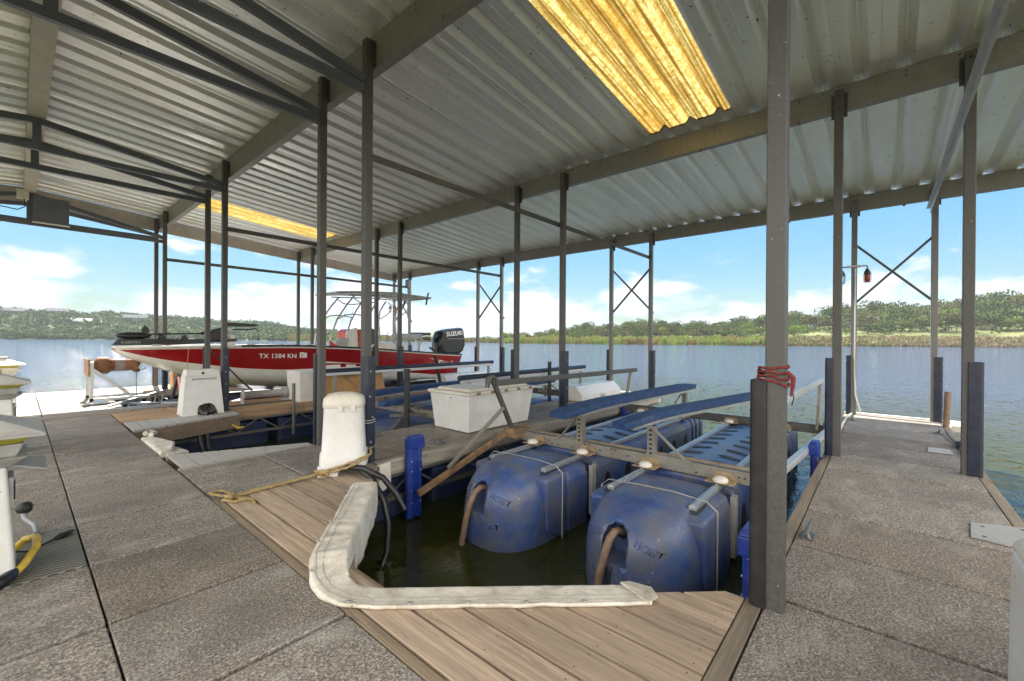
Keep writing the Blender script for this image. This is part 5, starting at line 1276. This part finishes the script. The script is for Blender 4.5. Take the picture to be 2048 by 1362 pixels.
def round_pedestal():
    r = root('utility_pedestal', (2.4, 4.55, 0), 'white rounded-top utility pedestal beside the navy-guarded post, tan rope at its foot', 'pedestal')
    C0 = Vector((2.41, 4.57, 0)); a0 = math.radians(-35)
    ux, uy = Vector((math.cos(a0), math.sin(a0), 0)), Vector((-math.sin(a0), math.cos(a0), 0))
    def sec(z, w, d, e=5, n=32, dx=0):
        out = []
        for k in range(n):
            a = 2*PI*k/n+PI/n; c, s = math.cos(a), math.sin(a); q = (abs(c)**e+abs(s)**e)**(-1/e)
            out.append(tuple(C0+ux*(w/2*c*q+dx)+uy*(d/2*s*q)+Vector((0, 0, z))))
        return out
    m = MB(); m.loft([sec(.10, .50, .36), sec(.24, .485, .35), sec(.25, .455, .335), sec(.5, .43, .32), sec(.735, .41, .31)]); m.build('body', 'white_plastic', r)
    m = MB()
    for u, w in ((-.155, .19), ):
        c = C0+ux*u; m.ext([tuple(c+ux*-(.095)-uy*.18), tuple(c+ux*(.115)-uy*.18), tuple(c+ux*(.115)+uy*.18), tuple(c-ux*.095+uy*.18)], (0, 0, .12))
    m.build('foot', 'white_plastic', r, .01)
    m = MB(); m.loft([sec(.735, .418, .318), sec(.745, .43, .33), sec(.79, .43, .33), sec(.84, .41, .31), sec(.875, .34, .25, 3), sec(.893, .2, .14, 2.5), sec(.898, .05, .04, 2)]); lid = m.build('lid', 'cream_plastic', r)
    for u in (-.02, .11):
        m = MB(); c = C0+ux*u-uy*.168; m.ext([tuple(c-ux*.025+Vector((0, 0, .70))), tuple(c+ux*.025+Vector((0, 0, .70))), tuple(c+ux*.025+Vector((0, 0, .765))), tuple(c-ux*.025+Vector((0, 0, .765)))], tuple(-uy*.018)); m.build('latch', 'white_plastic', r, .006)
round_pedestal()
def arch_pedestal():
    r = root('utility_pedestal', (2.4, 10.2, 0), 'white flared utility pedestal with an arched opening at its base, by the far slip', 'pedestal')
    x0, x1, y0, y1, h = 2.06, 2.70, 9.98, 10.4, .74
    t = .07
    def px(x, z): c = (x0+x1)/2; return c+(x-c)*(1-t*z/h*1.6)
    arch = [(x0+.22, 0), (x0+.22, .10), (x0+.26, .17), (x0+.33, .21), (x1-.20, .21), (x1-.14, .16), (x1-.10, .06), (x1-.09, 0)]
    front = [(x0-.02, 0)]+arch+[(x1+.02, 0), (px(x1, h), h), (px(x0, h), h)]
    # front face with the arch cut out of it
    m = MB(); m.ext([(x, y0+.05*z/h, z) for x, z in front], (0, .02, 0)); m.build('front', 'white_plastic', r)
    m = MB(); frus(m, x0-.02, y0+.022, x0+.0, y1, 0, px(x0, h), y0+.07, px(x0, h)+.02, y1-.05, h); frus(m, x1, y0+.022, x1+.02, y1, 0, px(x1, h)-.02, y0+.07, px(x1, h), y1-.05, h); frus(m, x0, y1-.02, x1, y1, 0, px(x0, h)+.02, y1-.07, px(x1, h)-.02, y1-.05, h)
    m.build('side_panel', 'white_plastic', r)
    m = MB(); frus(m, px(x0, h), y0+.05, px(x1, h), y1-.05, h+.001, px(x0, h)+.03, y0+.09, px(x1, h)-.03, y1-.08, h+.13); m.build('cap', 'white_plastic', r, .015, 3)
    m = MB(); m.box((px(x0, h)+.10, y0+.040, h-.07), (px(x1, h)-.06, y0+.05, h-.03)); m.build('handle_slot', 'cap_grey', r, .005)
    m = MB(); m.lathe([(.001, -.012), (.022, -.012), (.026, 0)], (2.38, y0+.066, h+.06), 'y', 12); m.build('lock', 'dark_steel', r)
    m = MB(); m.tube([(2.34, 10.05, .18), (2.33, 9.98, .1), (2.36, 9.9, .03), (2.42, 9.82, .02)], .05, 10); m.tube([(2.47, 10.1, .18), (2.46, 10.0, .1), (2.5, 9.85, .03)], .035, 8); m.build('hose', 'black_hose', r)
arch_pedestal()
def power_pedestal(y, label, flap=False, sunlit=False):
    r = root('power_pedestal', (-.25, y, 0), label, 'pedestal', 'power pedestals along the left of the walkway')
    x0, x1, y0, y1 = -.50, -.0, y-.2, y+.2
    m = MB(); frus(m, x0, y0, x1, y1, .0, x0+.03, y0+.03, x1-.04, y1-.03, .70); m.build('body', 'white_plastic', r, .02, 3)
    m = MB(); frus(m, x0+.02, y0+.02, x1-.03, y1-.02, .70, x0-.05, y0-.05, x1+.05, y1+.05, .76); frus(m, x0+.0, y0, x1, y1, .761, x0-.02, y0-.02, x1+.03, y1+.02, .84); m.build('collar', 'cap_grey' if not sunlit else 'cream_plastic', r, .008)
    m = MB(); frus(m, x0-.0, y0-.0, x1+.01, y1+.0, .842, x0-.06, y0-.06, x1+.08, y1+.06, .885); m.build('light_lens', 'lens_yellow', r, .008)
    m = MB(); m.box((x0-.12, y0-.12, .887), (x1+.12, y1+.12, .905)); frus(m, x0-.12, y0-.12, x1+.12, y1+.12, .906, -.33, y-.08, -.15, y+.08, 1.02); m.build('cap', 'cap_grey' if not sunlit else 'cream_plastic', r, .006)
    m = MB(); m.box((-.33, y-.08, 1.02), (-.13, y+.08, 1.07)); m.build('photocell', 'cap_grey', r, .012)
    m = MB(); m.box((x1-.035, y-.13, .42), (x1-.012, y+.1, .62)); m.build('socket_panel', 'cap_grey', r, .006)
    m = MB(); m.box((x1-.02, y-.05, .46), (x1-.005, y+.03, .58)); m.build('socket', 'black_plastic', r, .005)
    if flap:
        m = MB(); m.ext([(x1-.03, y-.16, .70), (x1-.03, y+.18, .70), (x1+.13, y+.22, .655), (x1+.13, y-.14, .64)], (0, 0, .008)); m.build('hinged_flap', 'cap_grey', r, .003)
power_pedestal(4.22, 'nearest white power pedestal with yellow lens and open grey flap, cut by the left edge', True)
power_pedestal(8.55, 'second white power pedestal with grey cap, behind the nearest one at the left edge')
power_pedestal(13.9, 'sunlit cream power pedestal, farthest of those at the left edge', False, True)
r = root('utility_pedestal', (2.05, -.55, 0), 'cream white utility pedestal cut by the lower right edge of the view', 'pedestal')
m = MB(); frus(m, 1.93, -.82, 2.36, -.345, 0, 1.95, -.80, 2.34, -.352, .77); m.build('body', 'white_plastic', r, .03, 4)
m = MB(); frus(m, 1.945, -.81, 2.35, -.343, .771, 1.99, -.76, 2.30, -.375, .83); m.build('lid', 'cream_plastic', r, .025, 4)

# fenders: ribbed blue blocks hung on the dock edge
def fender(x, y, s, zt, label, h=1.05, group='blue plastic fenders on the dock edges'):
    r = root('dock_fender', (x, y, 0), label, 'fender', group)
    w, d = .115, .09
    m = MB(); pr = [(x-w, y), (x-w, y+s*(d-.03)), (x-w*.6, y+s*d), (x-w*.25, y+s*d), (x-w*.2, y+s*(d-.03)), (x+w*.2, y+s*(d-.03)), (x+w*.25, y+s*d), (x+w*.6, y+s*d), (x+w, y+s*(d-.03)), (x+w, y)]
    m.prism(pr, zt-h, zt-.17)
    m2 = m; frus(m2, x-w*1.05, min(y, y+s*(d+.02)), x+w*1.05, max(y, y+s*(d+.02)), zt-.17, x-w*1.05, min(y, y+s*(d+.02)), x+w*1.05, max(y, y+s*(d+.02)), zt-.04)
    frus(m2, x-w*1.05, min(y, y+s*(d+.02)), x+w*1.05, max(y, y+s*(d+.02)), zt-.04, x-w*.8, min(y, y+s*(d+.02))+.012, x+w*.8, max(y, y+s*(d+.02))-.025, zt)
    m.build('fender_block', 'fender_blue', r, .012, 3)
    m = MB()
    for z in (zt-.32, zt-.45, zt-.7, zt-.85):
        for dx in (-.07, .075):
            yy = y+s*(d+.001); m.lathe([(.001, -.005), (.009, -.005), (.009, .005), (.001, .005)], (x+dx*(1 if (z*10) % 2 > 1 else .9), yy, z), 'y', 8)
    m.build('screw', 'aluminium', r)
fender(3.33, 4.57, -1, .27, 'bright blue fender block standing by the bow of the left pontoon of the near lift')
fender(3.20, .60, 1, .27, 'bright blue fender block beside the nearest post')
fender(6.72, .60, 1, .22, 'blue fender block beside the middle post of the right finger dock')
fender(9.25, 4.57, -1, .16, 'small-looking blue fender behind the left blue bunk, far along the middle finger dock')
# cleats
def cleat(x, y, label, rz=0, mat='galvanised', s=1):
    r = root('dock_cleat', (x, y, 0), label, 'cleat', 'mooring cleats on the dock edges')
    c, n = math.cos(rz), math.sin(rz)
    R = lambda a, b_, z: (x+(a*c-b_*n)*s, y+(a*n+b_*c)*s, z*s)
    m = MB(); m.tube([R(-.17, 0, .075), R(-.10, 0, .066), R(0, 0, .062), R(.10, 0, .066), R(.17, 0, .078)], [.008*s, .014*s, .017*s, .014*s, .008*s], 10)
    for a in (-.045, .045): m.tube([R(a*1.4, 0, .004), R(a, 0, .03), R(a*.8, 0, .058)], [.026*s, .013*s, .013*s], 8)
    m.build('horn', mat, r)
    m = MB(); m.box((x-.085*s, y-.04*s, .001), (x+.085*s, y+.04*s, .012)); m.build('base_plate', mat, r, .004)
cleat(3.98, 4.80, 'grey cleat on the near dock edge in front of the white dock box')
cleat(3.62, 5.86, 'cleat on the far edge of the middle finger dock behind the blue fender')
cleat(3.98, .42, 'cleat on the right finger dock just beyond the nearest post')
cleat(10.45, .42, 'small cleat at the lake end of the right finger dock, on its left edge')
cleat(9.9, -.72, 'small cleat at the lake end of the right finger dock, on its right edge')
cleat(9.9, 4.85, 'cleat at the lake end of the middle finger dock beside the white angled steps')
r = root('dock_line', (8.5, -.85, 0), 'dark coiled dock line and tackle on the right edge of the right finger dock', 'rope')
m = MB(); m.tube([(9.8, -.78, .05), (9.4, -.80, .03), (8.9, -.84, .03), (8.3, -.83, .035), (7.9, -.80, .03)], .014, 6)
for k in range(4): m.tube([(8.7+.05*math.cos(a)+k*.03, -.86+.06*math.sin(a), .03+.015*k) for a in [q*PI/6 for q in range(13)]], .013, 6)
m.build('line', 'black_hose', r)
r = root('dock_line', (6.9, .52, 0), 'small black line loop by the middle post of the right finger dock', 'rope')
m = MB(); m.tube([(6.62+.05*math.cos(a), .60+.02*math.sin(a), -.03+.06*math.sin(a)) for a in [q*PI/6 for q in range(13)]], .012, 6); m.tube([(6.66, .58, .02), (6.9, .5, .015)], .01, 6); m.build('line', 'black_hose', r)
r = root('tie_down_strap', (10.3, .5, 0), 'white rope lying along the left edge near the right finger dock end', 'rope')
m = MB(); m.tube([(11.2, .47, .02), (10.6, .52, .02), (9.8, .54, .015), (9.0, .53, .015)], .02, 6); m.build('line', 'strap_white', r)
# plates
r = root('corner_plate', (5.0, -.75, 0), 'grey steel corner plate with bolt holes at the right edge of the right finger dock', 'plate')
m = MB(); m.prism([(4.78, -.52), (5.16, -.56), (5.32, -.93), (4.93, -.96), (4.74, -.8)], .006, .014); o = m.build('plate', 'cap_grey', r, .002)
m = MB()
for x, y in ((4.85, -.6), (5.1, -.62), (5.22, -.85), (4.95, -.88), (4.84, -.76)): m.lathe([(.001, 0), (.013, 0), (.013, .0016), (.001, .0016)], (x, y, .0141), seg=10)
m.build('bolt_hole', 'black_plastic', r)
r = root('corner_plate', (8.2, -.6, 0), 'small pale steel plate farther along the right edge of the right finger dock', 'plate')
m = MB(); m.prism([(8.1, -.47), (8.45, -.5), (8.47, -.72), (8.12, -.72)], .006, .012); m.build('plate', 'cap_grey', r, .002)
r = root('rubber_stub', (9.9, -.9, 0), 'short grey hose stub standing by the lake-end right post', 'hose')
m = MB(); m.tube([(10.75, -.86, .0), (10.75, -.87, .35), (10.78, -.88, .62)], .045, 10); m.build('hose', 'hose_brown', r)
r = root('dock_wheel_guard', (11.3, -.95, 0), 'cream corner bumper at the right of the end board of the right finger dock', 'bumper')
m = MB(); m.box((10.9, -1.12, -.12), (11.5, -.92, .03)); m.build('pad', 'cream_plastic', r, .03, 3)
# white angled steps
def steps(x0, x1, y0, y1, label):
    r = root('boarding_step', ((x0+x1)/2, (y0+y1)/2, 0), label, 'step', 'long white boarding steps at the lake ends')
    m = MB(); m.ext([(x0, y0, .0), (x0, y0-.0, .16), (x0, y0+.18, .36), (x0, y1, .36), (x0, y1, 0)], (x1-x0, 0, 0)); m.build('step', 'white_plastic', r, .02, 3)
    m = MB(); m.box(((x0+x1)/2-.1, y0-.03, .05), ((x0+x1)/2+.1, y0-.002, .11)); m.build('handle', 'aluminium', r, .006)
steps(8.9, 10.9, 5.46, 5.95, 'long white angled boarding step near the lake end of the middle finger dock')
steps(8.9, 10.9, 10.4, 10.95, 'long white angled boarding step on the third finger dock behind the outboard motor')
# hoses and ropes near the round pedestal
r = root('water_hose', (2.6, 4.3, -.2), 'pair of thick black hoses drooping from the round-topped pedestal into the near slip', 'hose')
m = MB(); m.tube([(2.33, 4.42, .10), (2.45, 4.22, .10), (2.58, 4.05, .0), (2.68, 3.95, -.18), (2.73, 3.88, -.34)], .032, 12); m.build('hose', 'black_hose', r)
m = MB(); m.tube([(2.40, 4.48, .12), (2.46, 4.30, .07), (2.50, 4.12, -.02), (2.54, 3.98, -.22), (2.55, 3.90, -.45), (2.50, 3.85, -.70), (2.40, 3.82, -.86), (2.2, 3.8, -.95)], .032, 12); m.build('hose', 'black_hose', r)
r = root('mooring_rope', (2.0, 4.6, 0), 'frayed tan rope knotted at the pedestal foot and looped on the deck joint', 'rope')
def rope(pts, rad=.013, name='strand'):
    m = MB(); P = []
    pv = [Vector(p) for p in pts]
    for a, b_ in zip(pv, pv[1:]):
        n = max(2, int((b_-a).length/.02))
        for k in range(n): P.append(a.lerp(b_, k/n))
    P.append(pv[-1])
    Q = [p+Vector((.004*math.sin(i*1.1), .004*math.cos(i*1.1), .003*math.sin(i*1.1+1))) for i, p in enumerate(P)]
    m.tube(Q, [rad*(1+.18*math.sin(i*1.9)) for i in range(len(Q))], 7); return m.build(name, 'rope_tan', r)
rope([(1.27, 4.57, .02), (1.5, 4.62, .02), (1.8, 4.63, .018), (2.08, 4.60, .03), (2.14, 4.58, .05)]); rope([(1.25, 4.54, .02), (1.55, 4.58, .02), (1.85, 4.60, .02), (2.10, 4.57, .04)])
rope([(2.14, 4.56, .04), (2.22, 4.40, .08), (2.36, 4.28, .14), (2.52, 4.28, .19), (2.62, 4.36, .21), (2.72, 4.55, .22)]); rope([(2.14, 4.60, .05), (2.22, 4.42, .11), (2.36, 4.30, .17), (2.55, 4.30, .21)], .011)
rope([(1.30, 4.60, .02), (1.22, 4.72, .02), (1.20, 4.82, .02), (1.27, 4.84, .02), (1.32, 4.72, .025), (1.30, 4.56, .03), (1.22, 4.50, .03), (1.27, 4.42, .02), (1.38, 4.40, .02)], .014)
rope([(1.30, 4.56, .02), (1.36, 4.46, .02), (1.42, 4.36, .018), (1.40, 4.28, .015)], .012)
for c, R_ in (((2.13, 4.57, .055), .045), ((2.17, 4.52, .05), .05), ((1.28, 4.53, .035), .035)):
    m = MB(); m.tube([(c[0]+R_*math.cos(a)*math.sin(a*.7+1), c[1]+R_*math.sin(a), c[2]+R_*.6*math.cos(a*1.3)) for a in [q*PI/7 for q in range(30)]], .015, 7); m.build('knot', 'rope_tan', r)
r = root('wire', (R1, 4.7, .5), 'pale thin wire wound round the navy-guarded post beside the pedestal', 'wire')
for z in (.50, .53, .20):
    m = MB(); m.tube([(R1+.08*math.cos(a), YS[2]-.035+.115*math.sin(a), z+.015*math.sin(a+1)) for a in [q*PI/10 for q in range(21)]], .004, 5); m.build('loop', 'strap_white', r)
m = MB(); m.tube([(R1-.08, 4.7, .52), (R1-.15, 4.72, .42), (R1-.10, 4.68, .25), (R1-.13, 4.66, .1), (R1-.05, 4.6, -.1)], .008, 6); m.build('drop_cable', 'black_hose', r)
m = MB(); m.tube([(R1-.09, 4.66, .3), (R1-.12, 4.64, .12), (R1-.06, 4.6, -.1)], .006, 6); m.build('green_wire', 'cable_yellow', r)
r = root('dock_bracket', (2.85, 4.4, -.2), 'white chipped corner bracket beneath the navy-guarded post', 'bracket')
m = MB(); m.ext([(2.78, 4.62, -.04), (3.02, 4.60, -.02), (3.03, 4.60, -.30), (2.92, 4.60, -.36), (2.80, 4.60, -.22)], (0, -.02, 0)); m.build('plate', 'cream_plastic', r, .004)
r = root('corner_guard', (1.3, 7.6, 0), 'crumpled white canvas corner pad at the walkway edge of the second slip', 'bumper')
m = MB(); m.ext([(1.20, 6.95, .03), (1.34, 7.05, .05), (1.46, 7.55, .03), (1.30, 8.15, .05), (1.19, 8.25, .02)], (0, 0, -.10)); m.ext([(1.25, 6.92, .0), (1.52, 7.05, -.02), (1.50, 7.5, -.05), (1.3, 7.5, 0)], (0, 0, -.28)); m.build('pad', 'canvas_white', r, .02, 2)
m = MB(); m.tube([(1.3, 8.2, .05), (1.38, 8.35, .04), (1.32, 8.5, .06), (1.26, 8.35, .05)], .035, 7); m.build('rag', 'canvas_white', r)

# cords by the nearest power pedestal
r = root('extension_lead', (.0, 4.0, 0), 'thick yellow shore power cord curling out from the nearest pedestal to a dark plug', 'cord')
m = MB(); m.tube([(-.03, 4.46, .03), (.04, 4.47, .10), (.09, 4.36, .13), (.085, 4.22, .11), (.03, 4.08, .06), (-.01, 4.02, .04)], .022, 12); m.build('cable', 'cable_yellow', r)
m = MB(); m.tube([(-.005, 4.04, .045), (-.03, 4.00, .04), (-.055, 3.97, .035)], [.026, .034, .034], 12); m.build('plug', 'navy_rubber', r)
m = MB(); m.tube([(-.055, 3.97, .035), (-.08, 3.945, .033), (-.10, 3.93, .033)], [.038, .04, .02], 12); m.build('plug_ring', 'black_plastic', r)
r = root('extension_lead', (.1, 4.5, 0), 'thin black extension cord with a plug lying on the tread plate', 'cord')
m = MB(); m.tube([(-.03, 4.42, .05), (.05, 4.46, .012), (.13, 4.53, .012), (.185, 4.585, .014)], .007, 8); m.build('cable', 'black_plastic', r)
m = MB(); m.tube([(.185, 4.585, .015), (.21, 4.60, .02), (.25, 4.635, .02), (.275, 4.66, .018)], [.012, .02, .018, .014], 10); m.tube([(.275, 4.655, .018), (.30, 4.68, .018)], .004, 5); m.build('plug', 'black_plastic', r)
r = root('water_hose', (.05, 4.8, 0), 'short bent grey hose with a black end cap by the nearest pedestal', 'hose')
m = MB(); m.tube([(-.03, 4.68, .02), (.05, 4.70, .02), (.10, 4.80, .025), (.09, 4.92, .05), (.04, 4.99, .10), (.03, 5.02, .15)], .016, 10); m.build('hose', 'cable_grey', r)
m = MB(); m.lathe([(.001, -.04), (.03, -.03), (.045, .0), (.045, .03), (.03, .05), (.001, .055)], (.03, 5.02, .17), 'x', 14); m.build('end_cap', 'black_rubber', r)

# winch stand beyond the walkway
r = root('winch_stand', (1.5, 14, 0), 'aluminium winch stand with a rusty cylindrical drum at the sunlit end of the walkway', 'winch')
for y in (13.75, 14.6):
    m = MB(); m.bar((1.12, y, 0), (1.12, y, .92), .07, .07, (0, 1, 0)); m.bar((1.15, y, .74), (1.85, y, .06), .05, .06, (0, 1, 0)); m.bar((1.08, y, .04), (2.15, y, .04), .07, .07); m.build('side_frame', 'aluminium', r, .004)
m = MB(); m.box((1.06, 13.7, .58), (1.10, 14.65, .98)); m.build('back_plate', 'rusty_steel', r, .004)
m = MB(); m.lathe([(.001, -.42), (.16, -.42), (.20, -.36), (.20, -.20), (.15, -.16), (.14, .24), (.19, .27), (.19, .37), (.001, .38)], (1.62, 14.0, .82), 'x', 22); m.build('drum', 'rust_drum', r)
m = MB()
for a in range(6):
    q = a*PI/3; m.tube([(1.12, 14.0+.12*math.cos(q), .82+.12*math.sin(q)), (1.3, 14.0+.11*math.cos(q), .82+.11*math.sin(q))], .03, 6)
m.lathe([(.001, -.06), (.14, -.05), (.14, .05), (.001, .06)], (1.24, 14.0, .82), 'x', 18); m.build('gear', 'rusty_steel', r)
m = MB()
for k in range(9): m.lathe([(.145, -.008), (.156, 0), (.145, .008)], (1.55+k*.02, 14.0, .82), 'x', 20)
m.build('wound_cable', 'grey_drum', r)
m = MB(); m.tube([(1.92, 13.86, .76), (1.92, 13.85, .02)], .009, 6); m.build('winch_cable', 'dark_steel', r)
r = root('gangway', (2, 13.4, 0), 'low bare aluminium lattice frame bridging the water right of the winch stand', 'frame')
m = MB()
A0, A1, B0, B1 = Vector((1.28, 12.5, .0)), Vector((2.7, 15.2, .0)), Vector((1.9, 12.1, -.0)), Vector((3.2, 14.6, -.0))
for a, b_ in ((A0, A1),):
    m.bar(a, b_, .06, .07); m.bar(a-Vector((0, 0, .35)), b_-Vector((0, 0, .35)), .05, .05)
    for k in range(6):
        p, q = a.lerp(b_, k/6), a.lerp(b_, (k+.5)/6); p2 = a.lerp(b_, (k+1)/6); m.bar(p, q-Vector((0, 0, .35)), .03, .03); m.bar(q-Vector((0, 0, .35)), p2, .03, .03)
m.bar((1.25, 12.05, -.02), (3.0, 12.05, -.02), .05, .07); m.bar((1.3, 12.05, -.03), (2.9, 13.2, -.03), .045, .05); m.bar((2.9, 12.05, -.03), (1.6, 13.2, -.03), .045, .05)
m.build('lattice', 'aluminium', r)
m = MB(); m.tube([(1.95, 12.55, .0), (1.95, 12.55, -.9)], .09, 12); m.build('pile', 'concrete_lit', r)
r = root('ramp_plate', (1.3, 12.9, 0), 'small flat grey triangular plate on the sunlit walkway below the winch stand', 'plate')
m = MB(); m.prism([(.85, 12.9), (1.25, 13.5), (1.35, 13.0)], .02, .05); m.build('plate', 'galvanised_light', r, .003)
r = root('storage_tub', (3.5, 15.9, 0), 'orange-brown box standing on the farthest dock under the boat bow', 'box')
m = MB(); m.box((3.0, 15.72, 0), (3.95, 16.2, .55)); m.build('tub', 'orange_box', r, .03, 3)
m = MB(); m.box((2.98, 15.70, .55), (3.97, 16.22, .60)); m.build('lid', 'cream_plastic', r, .02, 3)
r = root('hanging_strap', (2.9, 13, .1), 'twisted dark red ratchet strap hanging beside the farthest dock under the bow', 'strap')
m = MB(); m.tube([(3.05, 15.2, .42), (2.98, 15.0, .36), (2.9, 14.5, .15), (2.84, 14.1, -.02), (2.7, 13.7, -.3)], [.05, .035, .03, .03, .02], 6); m.build('strap', 'red_cloth', r)
m = MB(); m.tube([(3.1, 15.2, .5), (3.0, 15.1, .42), (2.88, 14.9, .1), (2.75, 14.6, -.25)], [.04, .06, .05, .04], 6); m.build('sleeve', 'black_hose', r)

# grey drum on the tan third finger dock
r = root('lift_motor_drum', (3.9, 10.9, 0), 'grey cylindrical lift drum with flanged ends lying on the third finger dock', 'drum')
m = MB(); m.lathe([(.001, -.50), (.115, -.50), (.115, -.47), (.085, -.46), (.085, .36), (.13, .37), (.145, .42), (.145, .50), (.10, .52), (.001, .52)], (3.85, 11.0, .18), 'x', 24); m.build('drum', 'grey_drum', r)
m = MB(); m.lathe([(.001, 0), (.05, 0), (.07, .03), (.07, .10), (.045, .14), (.001, .15)], (4.38, 11.0, .16), 'x', 14); m.build('motor', 'black_plastic', r)
m = MB(); m.box((4.2, 10.86, .0), (4.52, 11.14, .025)); m.box((4.27, 10.95, .02), (4.33, 11.05, .1)); m.box((3.33, 10.93, 0), (3.37, 11.07, .14)); m.build('foot', 'galvanised_light', r, .004)
r = root('steel_rail', (4, 10.6, 0), 'thin steel rail lying along the third finger dock in front of the grey drum', 'rail')
m = MB(); m.bar((2.95, 10.62, .02), (4.75, 10.62, .02), .03, .035); m.build('rail', 'galvanised_dark', r)
# standing guide tubes
def guide_tube(x, y, z0, z1, label, mat='black_rubber', rad=.05, x1=None):
    r = root('guide_tube', (x, y, z0), label, 'post', 'short upright guide tubes beside the lifts')
    m = MB(); m.tube([(x, y, z0), (x1 or x, y, z1)], rad, 12); m.build('tube', mat, r)
    m = MB(); m.lathe([(rad+.002, -.02), (rad+.004, 0), (rad*.8, .006), (.001, .007)], (x1 or x, y, z1), seg=12); m.build('end_cap', mat, r)
guide_tube(4.33, 6.10, -.05, .98, 'short black upright tube left of the large white dock box')
guide_tube(8.45, 6.10, -.05, .96, 'short black upright tube behind the raised silver rail', rad=.045)
guide_tube(8.3, 9.95, .0, 1.0, 'slanting black tube in front of the red boat near its stern lettering', rad=.05, x1=8.05)
guide_tube(4.05, 9.95, -.65, .48, 'short grey upright steel tube in front of the open box with brown lid', 'galvanised', .035)
# black hose bundle below the arched pedestal platform
r = root('water_hose', (2.1, 9.2, -.4), 'black hoses hanging from the wedge platform into the second slip', 'hose')
m = MB(); m.tube([(2.2, 9.55, -.1), (2.2, 9.45, -.4), (2.25, 9.35, -.7), (2.4, 9.2, -.95)], .04, 8); m.tube([(2.32, 9.55, -.1), (2.33, 9.5, -.5), (2.4, 9.4, -.95)], .05, 8); m.build('hose', 'black_hose', r)
r = root('hanging_rag', (2.9, 9.6, -.25), 'small yellow and white strip hanging under the wedge platform', 'strap')
m = MB(); m.tube([(2.75, 9.6, -.2), (2.85, 9.58, -.28), (2.95, 9.58, -.27)], [.01, .035, .015], 6); m.build('strip', 'cable_yellow', r)

# ------------------------------------------------------------------ haze over the lake
def haze():
    b = MB(); b.box((-800, -800, -8), (800, 800, 70)); o = b.build('haze', [])
    o.data.materials.clear(); m = bpy.data.materials.new('haze'); m.use_nodes = True; nt = m.node_tree; nt.nodes.remove(nt.nodes['Principled BSDF'])
    v = nt.nodes.new('ShaderNodeVolumePrincipled'); v.inputs['Color'].default_value = (.82, .88, .95, 1); v.inputs['Density'].default_value = .00016; v.inputs['Anisotropy'].default_value = 0
    nt.links.new(v.outputs[0], nt.nodes['Material Output'].inputs['Volume']); o.data.materials.append(m); o['kind'] = 'stuff'; o['label'] = 'thin pale haze over the lake'
haze()
